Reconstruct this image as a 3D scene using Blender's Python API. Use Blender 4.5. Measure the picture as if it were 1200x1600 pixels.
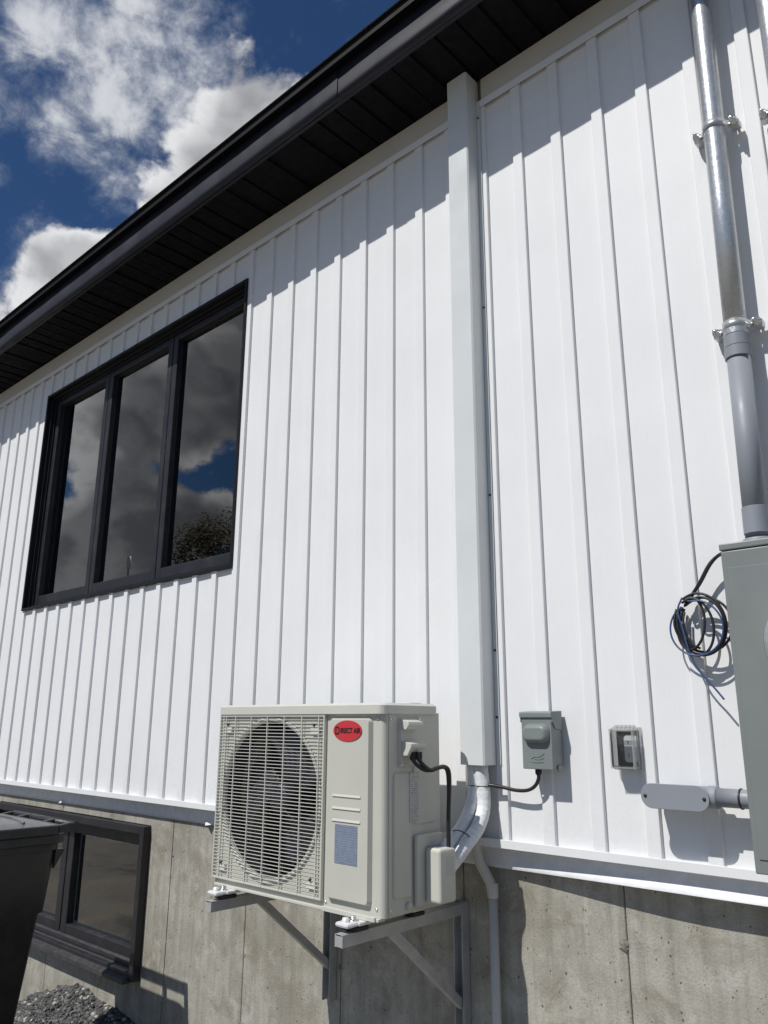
import bpy, bmesh, math, random
from mathutils import Vector, Matrix

random.seed(7)
scene = bpy.context.scene
for o in list(bpy.data.objects):
    bpy.data.objects.remove(o, do_unlink=True)
COL = scene.collection
ZC = 1.5                      # eye height above the ground; coordinates below are given relative to the eye height

# ------------------------------------------------------------------ camera
cam_data = bpy.data.cameras.new('camera')
cam = bpy.data.objects.new('camera', cam_data)
COL.objects.link(cam)
CR = Vector((0.73550261, 0.67750689, 0.00450787))
CU = Vector((0.17331979, -0.19458, 0.96545268))
CF = Vector((-0.65497799, 0.70931166, 0.26053944))
mw = Matrix((( CR.x, CU.x, -CF.x, 0.0), (CR.y, CU.y, -CF.y, -2.05), (CR.z, CU.z, -CF.z, ZC), (0, 0, 0, 1)))
cam.matrix_world = mw
cam_data.sensor_fit = 'VERTICAL'
cam_data.sensor_height = 32.0
cam_data.lens = 1224.4163 / 1600 * 32.0
cam_data.clip_start = 0.05
cam_data.clip_end = 3000
scene.camera = cam
scene.render.resolution_x = 768
scene.render.resolution_y = 1024

# ------------------------------------------------------------------ light
SUN_TRAVEL = Vector((0.25, 1.0, -1.35)).normalized()
SUN_EL = math.asin(-SUN_TRAVEL.z)
SUN_AZ = math.atan2(-SUN_TRAVEL.x, -SUN_TRAVEL.y)      # clockwise from +Y
sun_data = bpy.data.lights.new('sun', 'SUN')
sun_data.energy = 3.9
sun_data.angle = math.radians(0.5)
sun_data.color = (1.0, 0.972, 0.93)
sun = bpy.data.objects.new('sun', sun_data)
COL.objects.link(sun)
sun.rotation_euler = SUN_TRAVEL.to_track_quat('-Z', 'Y').to_euler()
sun.location = (-3, -10, 14)

scene.view_settings.view_transform = 'Standard'
scene.view_settings.look = 'None'
scene.view_settings.gamma = 1.0
scene.view_settings.exposure = 0.0
scene.view_settings.use_curve_mapping = False

# ------------------------------------------------------------------ sky
world = bpy.data.worlds.new('World')
scene.world = world
world.use_nodes = True
world.cycles.sampling_method = 'MANUAL'
world.cycles.sample_map_resolution = 512
scene.cycles.max_bounces = 7
scene.cycles.diffuse_bounces = 3


class NT:
    """small helper for building node trees"""
    def __init__(self, tree):
        self.t = tree
        self.n = tree.nodes
        self.l = tree.links

    def new(self, kind, **kw):
        nd = self.n.new(kind)
        for k, v in kw.items():
            setattr(nd, k, v)
        return nd

    def put(self, sock, v):
        if hasattr(v, 'is_output') or isinstance(v, bpy.types.NodeSocket):
            self.l.new(v, sock)
        else:
            if sock.type in ('RGBA',) and len(v) == 3:
                v = (*v, 1.0)
            sock.default_value = v

    def math(self, op, a, b=None, c=None, clamp=False):
        nd = self.new('ShaderNodeMath', operation=op, use_clamp=clamp)
        self.put(nd.inputs[0], a)
        if b is not None:
            self.put(nd.inputs[1], b)
        if c is not None:
            self.put(nd.inputs[2], c)
        return nd.outputs[0]

    def vmath(self, op, a, b=None):
        nd = self.new('ShaderNodeVectorMath', operation=op)
        self.put(nd.inputs[0], a)
        if b is not None:
            self.put(nd.inputs[1], b)
        return nd.outputs['Value'] if op in ('DOT_PRODUCT', 'LENGTH') else nd.outputs['Vector']

    def maprange(self, v, a, b, c, d, kind='SMOOTHSTEP'):
        nd = self.new('ShaderNodeMapRange', interpolation_type=kind)
        self.put(nd.inputs['Value'], v)
        for k, x in zip(('From Min', 'From Max', 'To Min', 'To Max'), (a, b, c, d)):
            self.put(nd.inputs[k], x)
        return nd.outputs['Result']

    def noise(self, vec, scale, detail=5.0, rough=0.55, dist=0.0, lac=2.0):
        nd = self.new('ShaderNodeTexNoise')
        if vec is not None:
            self.l.new(vec, nd.inputs['Vector'])
        nd.inputs['Scale'].default_value = scale
        nd.inputs['Detail'].default_value = detail
        nd.inputs['Roughness'].default_value = rough
        nd.inputs['Distortion'].default_value = dist
        nd.inputs['Lacunarity'].default_value = lac
        return nd.outputs['Fac']

    def mix(self, f, a, b, blend='MIX'):
        nd = self.new('ShaderNodeMix', data_type='RGBA', blend_type=blend)
        self.put(nd.inputs[0], f)
        self.put(nd.inputs[6], a)
        self.put(nd.inputs[7], b)
        return nd.outputs[2]

    def scale_vec(self, vec, s, loc=(0, 0, 0)):
        nd = self.new('ShaderNodeMapping')
        self.l.new(vec, nd.inputs['Vector'])
        nd.inputs['Scale'].default_value = s
        nd.inputs['Location'].default_value = loc
        return nd.outputs['Vector']


def build_sky():
    t = world.node_tree
    t.nodes.clear()
    N = NT(t)
    out = N.new('ShaderNodeOutputWorld')
    bg = N.new('ShaderNodeBackground')
    bg.inputs['Strength'].default_value = 0.08
    t.links.new(bg.outputs[0], out.inputs['Surface'])
    sky = N.new('ShaderNodeTexSky', sky_type='NISHITA')
    sky.sun_disc = False
    sky.sun_elevation = SUN_EL
    sky.sun_rotation = SUN_AZ % (2 * math.pi)
    sky.altitude = 400
    sky.air_density = 1.0
    sky.dust_density = 0.25
    sky.ozone_density = 2.2
    tc = N.new('ShaderNodeTexCoord')
    dn = N.vmath('NORMALIZE', tc.outputs['Generated'])
    blue = N.mix(1.0, sky.outputs[0], (0.33, 0.50, 0.70), 'MULTIPLY')

    def blobs(lst):
        acc = None
        for (v, r0, amp) in lst:
            v = Vector(v).normalized()
            dt = N.vmath('DOT_PRODUCT', dn, tuple(v))
            g = N.maprange(dt, math.cos(math.radians(r0)), 1.0, 0.0, amp)
            acc = g if acc is None else N.math('ADD', acc, g)
        return acc

    # ---- cumulus (crisp heads, grey bases); the noise is sampled twice, the second time a step towards the sun
    vec = N.scale_vec(dn, (1.0, 1.0, 1.35), (3.1, 1.7, 0.4))
    n1 = N.noise(vec, 6.5, 6.0, 0.58, 0.15)
    n2 = N.noise(N.vmath('ADD', vec, (-0.010, -0.030, 0.045)), 6.5, 3.0, 0.55, 0.15)
    bias = blobs([
        # heads above the eave
        ((-0.672, 0.408, 0.618), 5.5, 0.26), ((-0.712, 0.380, 0.590), 5.5, 0.27), ((-0.60, 0.49, 0.62), 9.0, 0.22),
        ((-0.580, 0.462, 0.670), 3.6, 0.14),
        ((-0.795, 0.338, 0.505), 5.0, 0.26), ((-0.822, 0.318, 0.470), 5.0, 0.18), ((-0.74, 0.43, 0.51), 9.0, 0.16),
        ((-0.868, 0.262, 0.425), 5.5, 0.34), ((-0.805, 0.325, 0.497), 4.0, 0.14), ((-0.70, 0.25, 0.67), 12.0, -0.40), ((-0.765, 0.285, 0.572), 6.0, -0.25), ((-0.748, 0.355, 0.560), 2.8, -0.24), ((-0.50, 0.45, 0.74), 9.0, -0.3),
        # the cloud bank on the sun side
        ((-0.745, -0.505, 0.44), 12.0, 0.40), ((-0.835, -0.435, 0.350), 7.0, 0.20), ((-0.885, -0.375, 0.28), 9.0, 0.20),
        ((-0.848, -0.468, 0.240), 5.0, 0.22), ((-0.815, -0.530, 0.240), 4.5, 0.30), ((-0.78, -0.57, 0.235), 4.0, 0.2), ((-0.853, -0.477, 0.195), 6.0, 0.22), ((-0.87, -0.45, 0.13), 9.0, 0.40),
        ((-0.775, -0.555, 0.300), 3.6, -0.36), ((-0.815, -0.500, 0.300), 2.6, -0.24),
    ])
    dens = N.math('ADD', N.math('MULTIPLY', N.math('SUBTRACT', n1, 0.5), 1.7), bias)
    dens2 = N.math('ADD', N.math('MULTIPLY', N.math('SUBTRACT', n2, 0.5), 1.7), bias)
    aC = N.maprange(dens, 0.13, 0.30, 0.0, 1.0)
    lit = N.maprange(N.math('SUBTRACT', dens, dens2), -0.16, 0.13, 0.0, 1.0)
    thick = N.maprange(dens, 0.22, 0.62, 0.0, 1.0)
    back = N.maprange(N.vmath('DOT_PRODUCT', dn, tuple(-SUN_TRAVEL)), -0.1, 0.72, 0.0, 1.0)
    # clouds seen towards the sun show their shaded side: thick parts go grey
    shade = N.math('MULTIPLY', thick, N.math('ADD', 0.04, N.math('MULTIPLY', back, 0.72)))
    lo = N.math('SUBTRACT', 0.72, N.math('MULTIPLY', back, 0.48))
    lit = N.math('MULTIPLY', N.math('ADD', lo, N.math('MULTIPLY', lit, N.math('SUBTRACT', 1.0, lo))), N.math('SUBTRACT', 1.0, shade), clamp=True)
    ccol = N.mix(lit, (1.35, 1.48, 1.75), (10.0, 10.1, 10.3))
    # ---- thin high layer
    w = N.noise(N.scale_vec(dn, (1.0, 1.0, 1.3), (0.6, 4.4, 2.0)), 14.0, 6.0, 0.62, 0.2)
    wb = blobs([((-0.735, 0.225, 0.64), 9.0, 0.22), ((-0.665, 0.285, 0.69), 9.0, 0.16), ((-0.600, 0.345, 0.72), 10.0, 0.16),
                ((-0.650, 0.365, 0.665), 9.0, 0.26), ((-0.72, 0.17, 0.70), 12.0, 0.16), ((-0.785, 0.275, 0.555), 6.0, -0.25), ((-0.50, 0.45, 0.74), 10.0, -0.5)])
    w = N.math('ADD', N.math('MULTIPLY', N.math('SUBTRACT', w, 0.5), 3.0), wb)
    aW = N.maprange(w, -0.13, 0.95, 0.0, 0.90)
    wcol = N.mix(N.maprange(w, 0.1, 1.15, 0.0, 1.0), (3.2, 3.7, 4.8), (8.8, 9.0, 9.4))
    c = N.mix(aW, blue, wcol)
    c = N.mix(aC, c, ccol)
    t.links.new(c, bg.inputs['Color'])


build_sky()

# ------------------------------------------------------------------ materials
MATS = {}


def material(name, color, rough=0.5, metal=0.0, var=0.06, vscale=6.0, bump=0.0, bscale=60.0, spec=0.5, builder=None, stretch=(1, 1, 1), clear=0.0):
    m = bpy.data.materials.new(name)
    m.use_nodes = True
    N = NT(m.node_tree)
    bs = m.node_tree.nodes['Principled BSDF']
    geo = N.new('ShaderNodeNewGeometry')
    pos = geo.outputs['Position']
    if stretch != (1, 1, 1):
        pos = N.scale_vec(pos, stretch)
    f = N.noise(pos, vscale, 3.0, 0.6)
    c0 = tuple(max(0, c * (1 - var)) for c in color)
    c1 = tuple(min(1, c * (1 + var)) for c in color)
    col = N.mix(N.maprange(f, 0.3, 0.7, 0, 1), c0, c1)
    if builder:
        col, rough_s = builder(N, pos, col)
    else:
        rough_s = N.maprange(N.noise(pos, vscale * 2.3, 2.0), 0.3, 0.7, max(0.02, rough - 0.07), min(1, rough + 0.07))
    N.put(bs.inputs['Base Color'], col)
    N.put(bs.inputs['Roughness'], rough_s)
    bs.inputs['Metallic'].default_value = metal
    bs.inputs['Specular IOR Level'].default_value = spec
    if clear:
        bs.inputs['Coat Weight'].default_value = clear
        bs.inputs['Coat Roughness'].default_value = 0.15
    if bump:
        b = N.new('ShaderNodeBump')
        b.inputs['Strength'].default_value = min(1.0, bump)
        b.inputs['Distance'].default_value = 0.002 if bump <= 1 else 0.002 * bump
        N.put(b.inputs['Height'], N.noise(pos, bscale, 3.0, 0.6))
        N.l.new(b.outputs[0], bs.inputs['Normal'])
    MATS[name] = m
    return m


def concrete_builder(N, pos, col):
    # form-board streaks, stains, bug holes
    st = N.noise(N.scale_vec(pos, (1.0, 1.0, 0.07)), 26.0, 5.0, 0.65)
    col = N.mix(N.maprange(st, 0.40, 0.70, 0.0, 0.60), col, (0.25, 0.235, 0.195))
    st2 = N.noise(N.scale_vec(pos, (1.0, 1.0, 0.12), (4, 0, 2)), 60.0, 4.0, 0.6)
    col = N.mix(N.maprange(st2, 0.52, 0.72, 0.0, 0.5), col, (0.50, 0.49, 0.45))
    big = N.noise(pos, 2.3, 5.0, 0.6)
    col = N.mix(N.maprange(big, 0.47, 0.72, 0.0, 0.6), col, (0.225, 0.205, 0.16))
    blo = N.noise(pos, 7.5, 7.0, 0.68, 0.6)
    col = N.mix(N.maprange(blo, 0.50, 0.68, 0.0, 0.62), col, (0.255, 0.215, 0.16))
    blo2 = N.noise(N.scale_vec(pos, (1, 1, 1), (9, 3, 5)), 13.0, 6.0, 0.66, 0.4)
    col = N.mix(N.maprange(blo2, 0.52, 0.70, 0.0, 0.60), col, (0.56, 0.545, 0.485))
    vo = N.new('ShaderNodeTexVoronoi', feature='F1')
    N.l.new(N.scale_vec(pos, (1.0, 1.0, 0.8)), vo.inputs['Vector'])
    vo.inputs['Scale'].default_value = 62.0
    size = N.noise(pos, 31.0, 2.0)
    hole = N.math('LESS_THAN', vo.outputs['Distance'], N.maprange(size, 0.46, 0.8, 0.0, 0.36, 'LINEAR'))
    col = N.mix(N.math('MULTIPLY', hole, 0.8), col, (0.07, 0.065, 0.055))
    vo2 = N.new('ShaderNodeTexVoronoi', feature='F1')
    N.l.new(pos, vo2.inputs['Vector'])
    vo2.inputs['Scale'].default_value = 120.0
    hole2 = N.math('LESS_THAN', vo2.outputs['Distance'], N.maprange(N.noise(pos, 17.0, 2.0), 0.50, 0.78, 0.0, 0.36, 'LINEAR'))
    col = N.mix(N.math('MULTIPLY', hole2, 0.7), col, (0.09, 0.083, 0.07))
    fine = N.noise(pos, 210.0, 3.0, 0.7)
    col = N.mix(N.maprange(fine, 0.3, 0.75, 0.0, 0.35), col, (0.17, 0.16, 0.135))
    return col, 0.88


def siding_builder(N, pos, col):
    # faint dust towards the bottom edge and slight runs, embossed grain
    g = N.noise(N.scale_vec(pos, (1, 1, 0.04)), 150.0, 3.0, 0.6)
    col = N.mix(N.maprange(g, 0.45, 0.8, 0.0, 0.16), col, (0.66, 0.67, 0.69))
    s = N.noise(N.scale_vec(pos, (1, 1, 0.25)), 5.0, 6.0, 0.65, 0.5)
    col = N.mix(N.maprange(s, 0.56, 0.78, 0.0, 0.14), col, (0.60, 0.61, 0.60))
    sep = N.new('ShaderNodeSeparateXYZ')
    N.l.new(pos, sep.inputs[0])
    low = N.maprange(sep.outputs['Z'], 1.17, 1.42, 1.0, 0.0)
    spl = N.noise(pos, 46.0, 4.0, 0.7)
    col = N.mix(N.math('MULTIPLY', low, N.maprange(spl, 0.45, 0.75, 0.0, 0.12)), col, (0.42, 0.39, 0.33))
    return col, 0.58


def galv_builder(N, pos, col):
    vo = N.new('ShaderNodeTexVoronoi', feature='F1')
    N.l.new(pos, vo.inputs['Vector'])
    vo.inputs['Scale'].default_value = 210.0
    sp = N.new('ShaderNodeSeparateColor')
    N.l.new(vo.outputs['Color'], sp.inputs[0])
    col = N.mix(N.math('MULTIPLY', sp.outputs[0], 0.5), col, (0.44, 0.46, 0.47))
    return col, N.maprange(sp.outputs[1], 0, 1, 0.28, 0.42, 'LINEAR')


def dust_builder(N, pos, col):
    d = N.noise(pos, 9.0, 7.0, 0.7, 0.4)
    col = N.mix(N.maprange(d, 0.50, 0.80, 0.0, 0.16), col, (0.13, 0.125, 0.12))
    return col, N.maprange(d, 0.3, 0.7, 0.38, 0.62, 'LINEAR')


def print_builder_factory(ink, rows):
    def b(N, pos, col):
        sep = N.new('ShaderNodeSeparateXYZ')
        N.l.new(pos, sep.inputs[0])
        r = N.math('FRACT', N.math('MULTIPLY', sep.outputs['Z'], rows))
        line = N.math('GREATER_THAN', r, 0.5)
        vecl = N.scale_vec(pos, (420.0, 420.0, 140.0))
        brk = N.math('GREATER_THAN', N.noise(vecl, 1.0, 2.0), 0.47)
        return N.mix(N.math('MULTIPLY', N.math('MULTIPLY', line, brk), 0.75), col, ink), 0.45
    return b


def gravel_builder(N, pos, col):
    vo = N.new('ShaderNodeTexVoronoi', feature='F1')
    N.l.new(pos, vo.inputs['Vector'])
    vo.inputs['Scale'].default_value = 55.0
    sp = N.new('ShaderNodeSeparateColor')
    N.l.new(vo.outputs['Color'], sp.inputs[0])
    col = N.mix(sp.outputs[0], col, (0.22, 0.205, 0.18))
    big = N.noise(N.scale_vec(pos, (1.0, 0.35, 1.0)), 1.4, 6.0, 0.65, 0.6)
    col = N.mix(N.maprange(big, 0.42, 0.66, 0, 0.9), col, (0.26, 0.225, 0.17))
    dk = N.noise(N.scale_vec(pos, (0.5, 1.3, 1.0), (3, 1, 0)), 1.1, 6.0, 0.65, 0.8)
    col = N.mix(N.maprange(dk, 0.52, 0.68, 0, 0.8), col, (0.075, 0.068, 0.055))
    return col, 0.9


def pebble_builder(N, pos, col):
    oi = N.new('ShaderNodeNewGeometry')
    r = oi.outputs['Random Per Island']
    c = N.mix(N.maprange(r, 0, 1, 0, 1, 'LINEAR'), (0.045, 0.046, 0.048), (0.17, 0.168, 0.16))
    c = N.mix(N.math('GREATER_THAN', r, 0.93), c, (0.42, 0.40, 0.37))
    return c, 0.8


material('siding_white', (0.805, 0.81, 0.81), 0.55, 0, 0.02, 3.0, 0.30, 7.0, spec=0.3, builder=siding_builder)
material('trim_white', (0.80, 0.805, 0.805), 0.55, 0, 0.02, 5.0, spec=0.3)
material('flashing_white', (0.76, 0.765, 0.775), 0.75, 0, 0.06, 26.0, 0.3, 180.0)
material('duct_white', (0.67, 0.695, 0.69), 0.38, 0, 0.03, 4.0, 0.05, 20.0)
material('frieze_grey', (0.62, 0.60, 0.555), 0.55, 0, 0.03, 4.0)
material('metal_black', (0.021, 0.022, 0.030), 0.42, 0, 0.12, 8.0, 0.05, 90.0)
material('fascia_black', (0.024, 0.025, 0.034), 0.50, 0, 0.10, 3.0, 0.10, 9.0, spec=0.25)
material('drip_black', (0.006, 0.006, 0.008), 0.6, 0, 0.10, 3.0, spec=0.15)
material('soffit_black', (0.0050, 0.0050, 0.0065), 0.8, 0, 0.15, 12.0, 0.3, 120.0, spec=0.16)
material('window_black', (0.017, 0.017, 0.021), 0.42, 0, 0.10, 9.0, builder=dust_builder)
material('sill_dusty', (0.050, 0.049, 0.050), 0.5, 0, 0.25, 30.0)
material('window_frame_black', (0.010, 0.010, 0.013), 0.45, 0, 0.10, 9.0, spec=0.3)
material('shingle', (0.022, 0.021, 0.022), 0.95, 0, 0.3, 60.0, 0.8, 300.0, spec=0.1)
material('sheathing', (0.25, 0.2, 0.14), 0.9, 0, 0.1)
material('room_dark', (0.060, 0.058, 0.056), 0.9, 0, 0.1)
material('room_floor', (0.5, 0.48, 0.43), 0.9, 0, 0.2)
material('concrete', (0.43, 0.412, 0.355), 0.88, 0, 0.10, 12.0, 0.7, 140.0, spec=0.25, builder=concrete_builder)
material('concrete_rough', (0.20, 0.19, 0.16), 0.95, 0, 0.3, 60.0, 1.0, 220.0)
material('unit_cream', (0.545, 0.540, 0.475), 0.45, 0, 0.025, 5.0, 0.03, 40.0)
material('unit_cream_light', (0.60, 0.595, 0.535), 0.42, 0, 0.02, 5.0)
material('fan_dark', (0.040, 0.038, 0.052), 0.5, 0, 0.1)
material('coil_dark', (0.050, 0.048, 0.062), 0.7, 0.0, 0.2, 30.0)
material('badge_red', (0.56, 0.035, 0.042), 0.35, 0, 0.05, clear=0.3)
material('badge_ink', (0.020, 0.010, 0.012), 0.5, 0, 0.02)
material('sticker_blue', (0.225, 0.265, 0.345), 0.40, 0, 0.06, 40.0, builder=print_builder_factory((0.12, 0.15, 0.21), 165.0))
material('sticker_white', (0.50, 0.50, 0.49), 0.5, 0, 0.06, 60.0, builder=print_builder_factory((0.16, 0.16, 0.16), 190.0))
material('steel_bracket', (0.46, 0.46, 0.455), 0.5, 0.25, 0.10, 14.0)
material('bolt_zinc', (0.80, 0.80, 0.80), 0.22, 0.9, 0.05, 40.0)
material('foot_white', (0.80, 0.80, 0.79), 0.3, 0.2, 0.05)
material('rubber_black', (0.02, 0.02, 0.02), 0.6, 0, 0.1)
material('cable_black', (0.022, 0.022, 0.024), 0.42, 0, 0.1)
material('cable_blue', (0.045, 0.085, 0.20), 0.42, 0, 0.1)
material('tape_white', (0.76, 0.775, 0.785), 0.6, 0, 0.08, 40.0, 1.0, 90.0)
material('drain_white', (0.58, 0.57, 0.52), 0.45, 0, 0.04)
material('box_grey', (0.215, 0.240, 0.232), 0.42, 0, 0.03, 6.0, 0.08, 60.0)
material('meter_grey', (0.205, 0.222, 0.215), 0.45, 0, 0.03, 6.0, 0.05, 50.0)
material('pvc_grey', (0.265, 0.285, 0.315), 0.50, 0, 0.03, 6.0)
material('galvanised', (0.60, 0.62, 0.63), 0.36, 0.65, 0.05, 20.0, 0.02, 160.0, builder=galv_builder)
material('bin_black', (0.027, 0.028, 0.030), 0.45, 0, 0.12, 14.0, 0.25, 220.0)
material('bin_lid', (0.13, 0.133, 0.137), 0.38, 0, 0.10, 14.0, 0.15, 220.0)
material('screw_dark', (0.05, 0.05, 0.055), 0.4, 0.6, 0.1)
material('outlet_dark', (0.06, 0.06, 0.062), 0.5, 0, 0.05)
material('outlet_white', (0.72, 0.72, 0.70), 0.4, 0, 0.03)
material('ground', (0.19, 0.17, 0.135), 0.95, 0, 0.25, 3.0, 1.0, 60.0, builder=gravel_builder)
material('pebble', (0.1, 0.1, 0.1), 0.85, builder=pebble_builder)
material('pile_core', (0.085, 0.085, 0.083), 0.95, 0, 0.3, 40.0, 1.0, 90.0)
material('bark', (0.10, 0.085, 0.07), 0.9, 0, 0.2, 9.0)
material('pole_white', (0.86, 0.86, 0.86), 0.4, 0, 0.03)


def glass_material(name, tint=(1, 1, 1), panes=4):
    m = bpy.data.materials.new(name)
    m.use_nodes = True
    t = m.node_tree
    t.nodes.clear()
    N = NT(t)
    out = N.new('ShaderNodeOutputMaterial')
    fr = N.new('ShaderNodeFresnel')
    fr.inputs['IOR'].default_value = 1.5
    R = fr.outputs[0]
    R4 = N.math('DIVIDE', N.math('MULTIPLY', R, float(panes)), N.math('ADD', 1.0, N.math('MULTIPLY', R, float(panes - 1))))
    tr = N.new('ShaderNodeBsdfTransparent')
    tr.inputs[0].default_value = (*tint, 1)
    gl = N.new('ShaderNodeBsdfGlossy')
    gl.inputs['Roughness'].default_value = 0.0
    geo = N.new('ShaderNodeNewGeometry')
    bp = N.new('ShaderNodeBump')
    bp.inputs['Strength'].default_value = 0.05
    bp.inputs['Distance'].default_value = 0.002
    N.put(bp.inputs['Height'], N.noise(geo.outputs['Position'], 2.5, 2.0))
    t.links.new(bp.outputs[0], gl.inputs['Normal'])
    mx = N.new('ShaderNodeMixShader')
    N.put(mx.inputs[0], R4)
    t.links.new(tr.outputs[0], mx.inputs[1])
    t.links.new(gl.outputs[0], mx.inputs[2])
    t.links.new(mx.outputs[0], out.inputs['Surface'])
    MATS[name] = m


glass_material('glass', (0.62, 0.66, 0.66))
glass_material('glass_clear', (0.90, 0.91, 0.91), 2)


def leaf_material():
    m = bpy.data.materials.new('leaf')
    m.use_nodes = True
    t = m.node_tree
    t.nodes.clear()
    N = NT(t)
    out = N.new('ShaderNodeOutputMaterial')
    g = N.new('ShaderNodeNewGeometry')
    col = N.mix(g.outputs['Random Per Island'], (0.10, 0.10, 0.05), (0.26, 0.22, 0.14))
    d = N.new('ShaderNodeBsdfDiffuse')
    tr = N.new('ShaderNodeBsdfTranslucent')
    N.put(d.inputs[0], col)
    N.put(tr.inputs[0], col)
    mx = N.new('ShaderNodeMixShader')
    mx.inputs[0].default_value = 0.45
    t.links.new(d.outputs[0], mx.inputs[1])
    t.links.new(tr.outputs[0], mx.inputs[2])
    t.links.new(mx.outputs[0], out.inputs['Surface'])
    MATS['leaf'] = m


leaf_material()


def clear_plastic():
    m = bpy.data.materials.new('clear_plastic')
    m.use_nodes = True
    t = m.node_tree
    bs = t.nodes['Principled BSDF']
    bs.inputs['Base Color'].default_value = (0.55, 0.55, 0.54, 1)
    bs.inputs['Roughness'].default_value = 0.15
    bs.inputs['Alpha'].default_value = 0.42
    MATS['clear_plastic'] = m


clear_plastic()

# ------------------------------------------------------------------ mesh helpers


class MB:
    """collects shapes into one bmesh (coordinates relative to eye height)"""
    def __init__(self):
        self.b = bmesh.new()

    def _add(self, verts, faces):
        vs = [self.b.verts.new(v) for v in verts]
        for f in faces:
            try:
                self.b.faces.new([vs[i] for i in f])
            except ValueError:
                pass
        return vs

    def box(self, x0, x1, y0, y1, z0, z1, bev=0.0, seg=2, taper=None):
        t = bmesh.new()
        vs = []
        for z in (z0, z1):
            for (x, y) in ((x0, y0), (x1, y0), (x1, y1), (x0, y1)):
                vs.append(t.verts.new((x, y, z)))
        for f in ((3, 2, 1, 0), (4, 5, 6, 7), (0, 1, 5, 4), (1, 2, 6, 5), (2, 3, 7, 6), (3, 0, 4, 7)):
            t.faces.new([vs[i] for i in f])
        if taper:
            for v in t.verts:
                taper(v)
        if bev > 0:
            bmesh.ops.bevel(t, geom=list(t.edges), offset=bev, segments=seg, affect='EDGES', profile=0.5)
        self.merge(t)
        return self

    def merge(self, t):
        mp = {}
        for v in t.verts:
            mp[v] = self.b.verts.new(v.co)
        for f in t.faces:
            try:
                nf = self.b.faces.new([mp[v] for v in f.verts])
                nf.smooth = f.smooth
            except ValueError:
                pass
        t.free()

    def prism(self, poly, axis, a, b, bev=0.0):
        """poly: list of 2D points in the plane normal to axis; extruded from a to b"""
        def p3(p, k):
            if axis == 'x':
                return (k, p[0], p[1])
            if axis == 'y':
                return (p[0], k, p[1])
            return (p[0], p[1], k)
        t = bmesh.new()
        A = [t.verts.new(p3(p, a)) for p in poly]
        B = [t.verts.new(p3(p, b)) for p in poly]
        n = len(poly)
        t.faces.new(A)
        t.faces.new(B[::-1])
        for i in range(n):
            t.faces.new((A[i], B[i], B[(i + 1) % n], A[(i + 1) % n]))
        bmesh.ops.recalc_face_normals(t, faces=list(t.faces))
        if bev > 0:
            bmesh.ops.bevel(t, geom=list(t.edges), offset=bev, segments=2, affect='EDGES', profile=0.5)
        self.merge(t)
        return self

    def tube(self, pts, r, sides=10, smooth_n=0, caps=True, radii=None):
        pts = [Vector(p) for p in pts]
        if smooth_n:
            pts = catmull(pts, smooth_n)
        n = len(pts)
        if radii is None:
            radii = [r] * n
        elif len(radii) != n:
            rr = []
            for i in range(n):
                f = i / (n - 1) * (len(radii) - 1)
                k = min(int(f), len(radii) - 2)
                rr.append(radii[k] + (radii[k + 1] - radii[k]) * (f - k))
            radii = rr
        tang = []
        for i in range(n):
            a = pts[max(0, i - 1)]
            b = pts[min(n - 1, i + 1)]
            tang.append((b - a).normalized())
        up = Vector((0, 0, 1)) if abs(tang[0].z) < 0.9 else Vector((1, 0, 0))
        u = tang[0].cross(up).normalized()
        rings = []
        for i in range(n):
            if i:
                u = (u - tang[i] * u.dot(tang[i]))
                if u.length < 1e-6:
                    u = tang[i].orthogonal()
                u.normalize()
            w = tang[i].cross(u)
            ring = [self.b.verts.new(pts[i] + (u * math.cos(2 * math.pi * k / sides) + w * math.sin(2 * math.pi * k / sides)) * radii[i]) for k in range(sides)]
            rings.append(ring)
        for i in range(n - 1):
            for k in range(sides):
                f = self.b.faces.new((rings[i][k], rings[i][(k + 1) % sides], rings[i + 1][(k + 1) % sides], rings[i + 1][k]))
                f.smooth = True
        if caps:
            self.b.faces.new(rings[0][::-1])
            self.b.faces.new(rings[-1])
        return self

    def lathe(self, prof, c, axis='y', sides=48, a0=0.0, a1=2 * math.pi, closed=False):
        """prof: list of (r, h) along axis; c centre"""
        full = abs(a1 - a0 - 2 * math.pi) < 1e-6
        rings = []
        for (r, h) in prof:
            ring = []
            for k in range(sides if full else sides + 1):
                a = a0 + (a1 - a0) * k / sides
                if axis == 'y':
                    p = (c[0] + r * math.cos(a), c[1] + h, c[2] + r * math.sin(a))
                elif axis == 'z':
                    p = (c[0] + r * math.cos(a), c[1] + r * math.sin(a), c[2] + h)
                else:
                    p = (c[0] + h, c[1] + r * math.cos(a), c[2] + r * math.sin(a))
                ring.append(self.b.verts.new(p))
            rings.append(ring)
        m = len(rings[0])
        for i in range(len(rings) - 1):
            for k in range(m if full else m - 1):
                f = self.b.faces.new((rings[i][k], rings[i][(k + 1) % m], rings[i + 1][(k + 1) % m], rings[i + 1][k]))
                f.smooth = True
        return self

    def disc(self, c, r, axis='y', sides=24, rz=None):
        rz = rz or r
        vs = []
        for k in range(sides):
            a = 2 * math.pi * k / sides
            if axis == 'y':
                p = (c[0] + r * math.cos(a), c[1], c[2] + rz * math.sin(a))
            elif axis == 'z':
                p = (c[0] + r * math.cos(a), c[1] + rz * math.sin(a), c[2])
            else:
                p = (c[0], c[1] + r * math.cos(a), c[2] + rz * math.sin(a))
            vs.append(self.b.verts.new(p))
        self.b.faces.new(vs)
        return self

    def quad(self, a, b, c, d):
        self._add((a, b, c, d), ((0, 1, 2, 3),))
        return self

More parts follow.
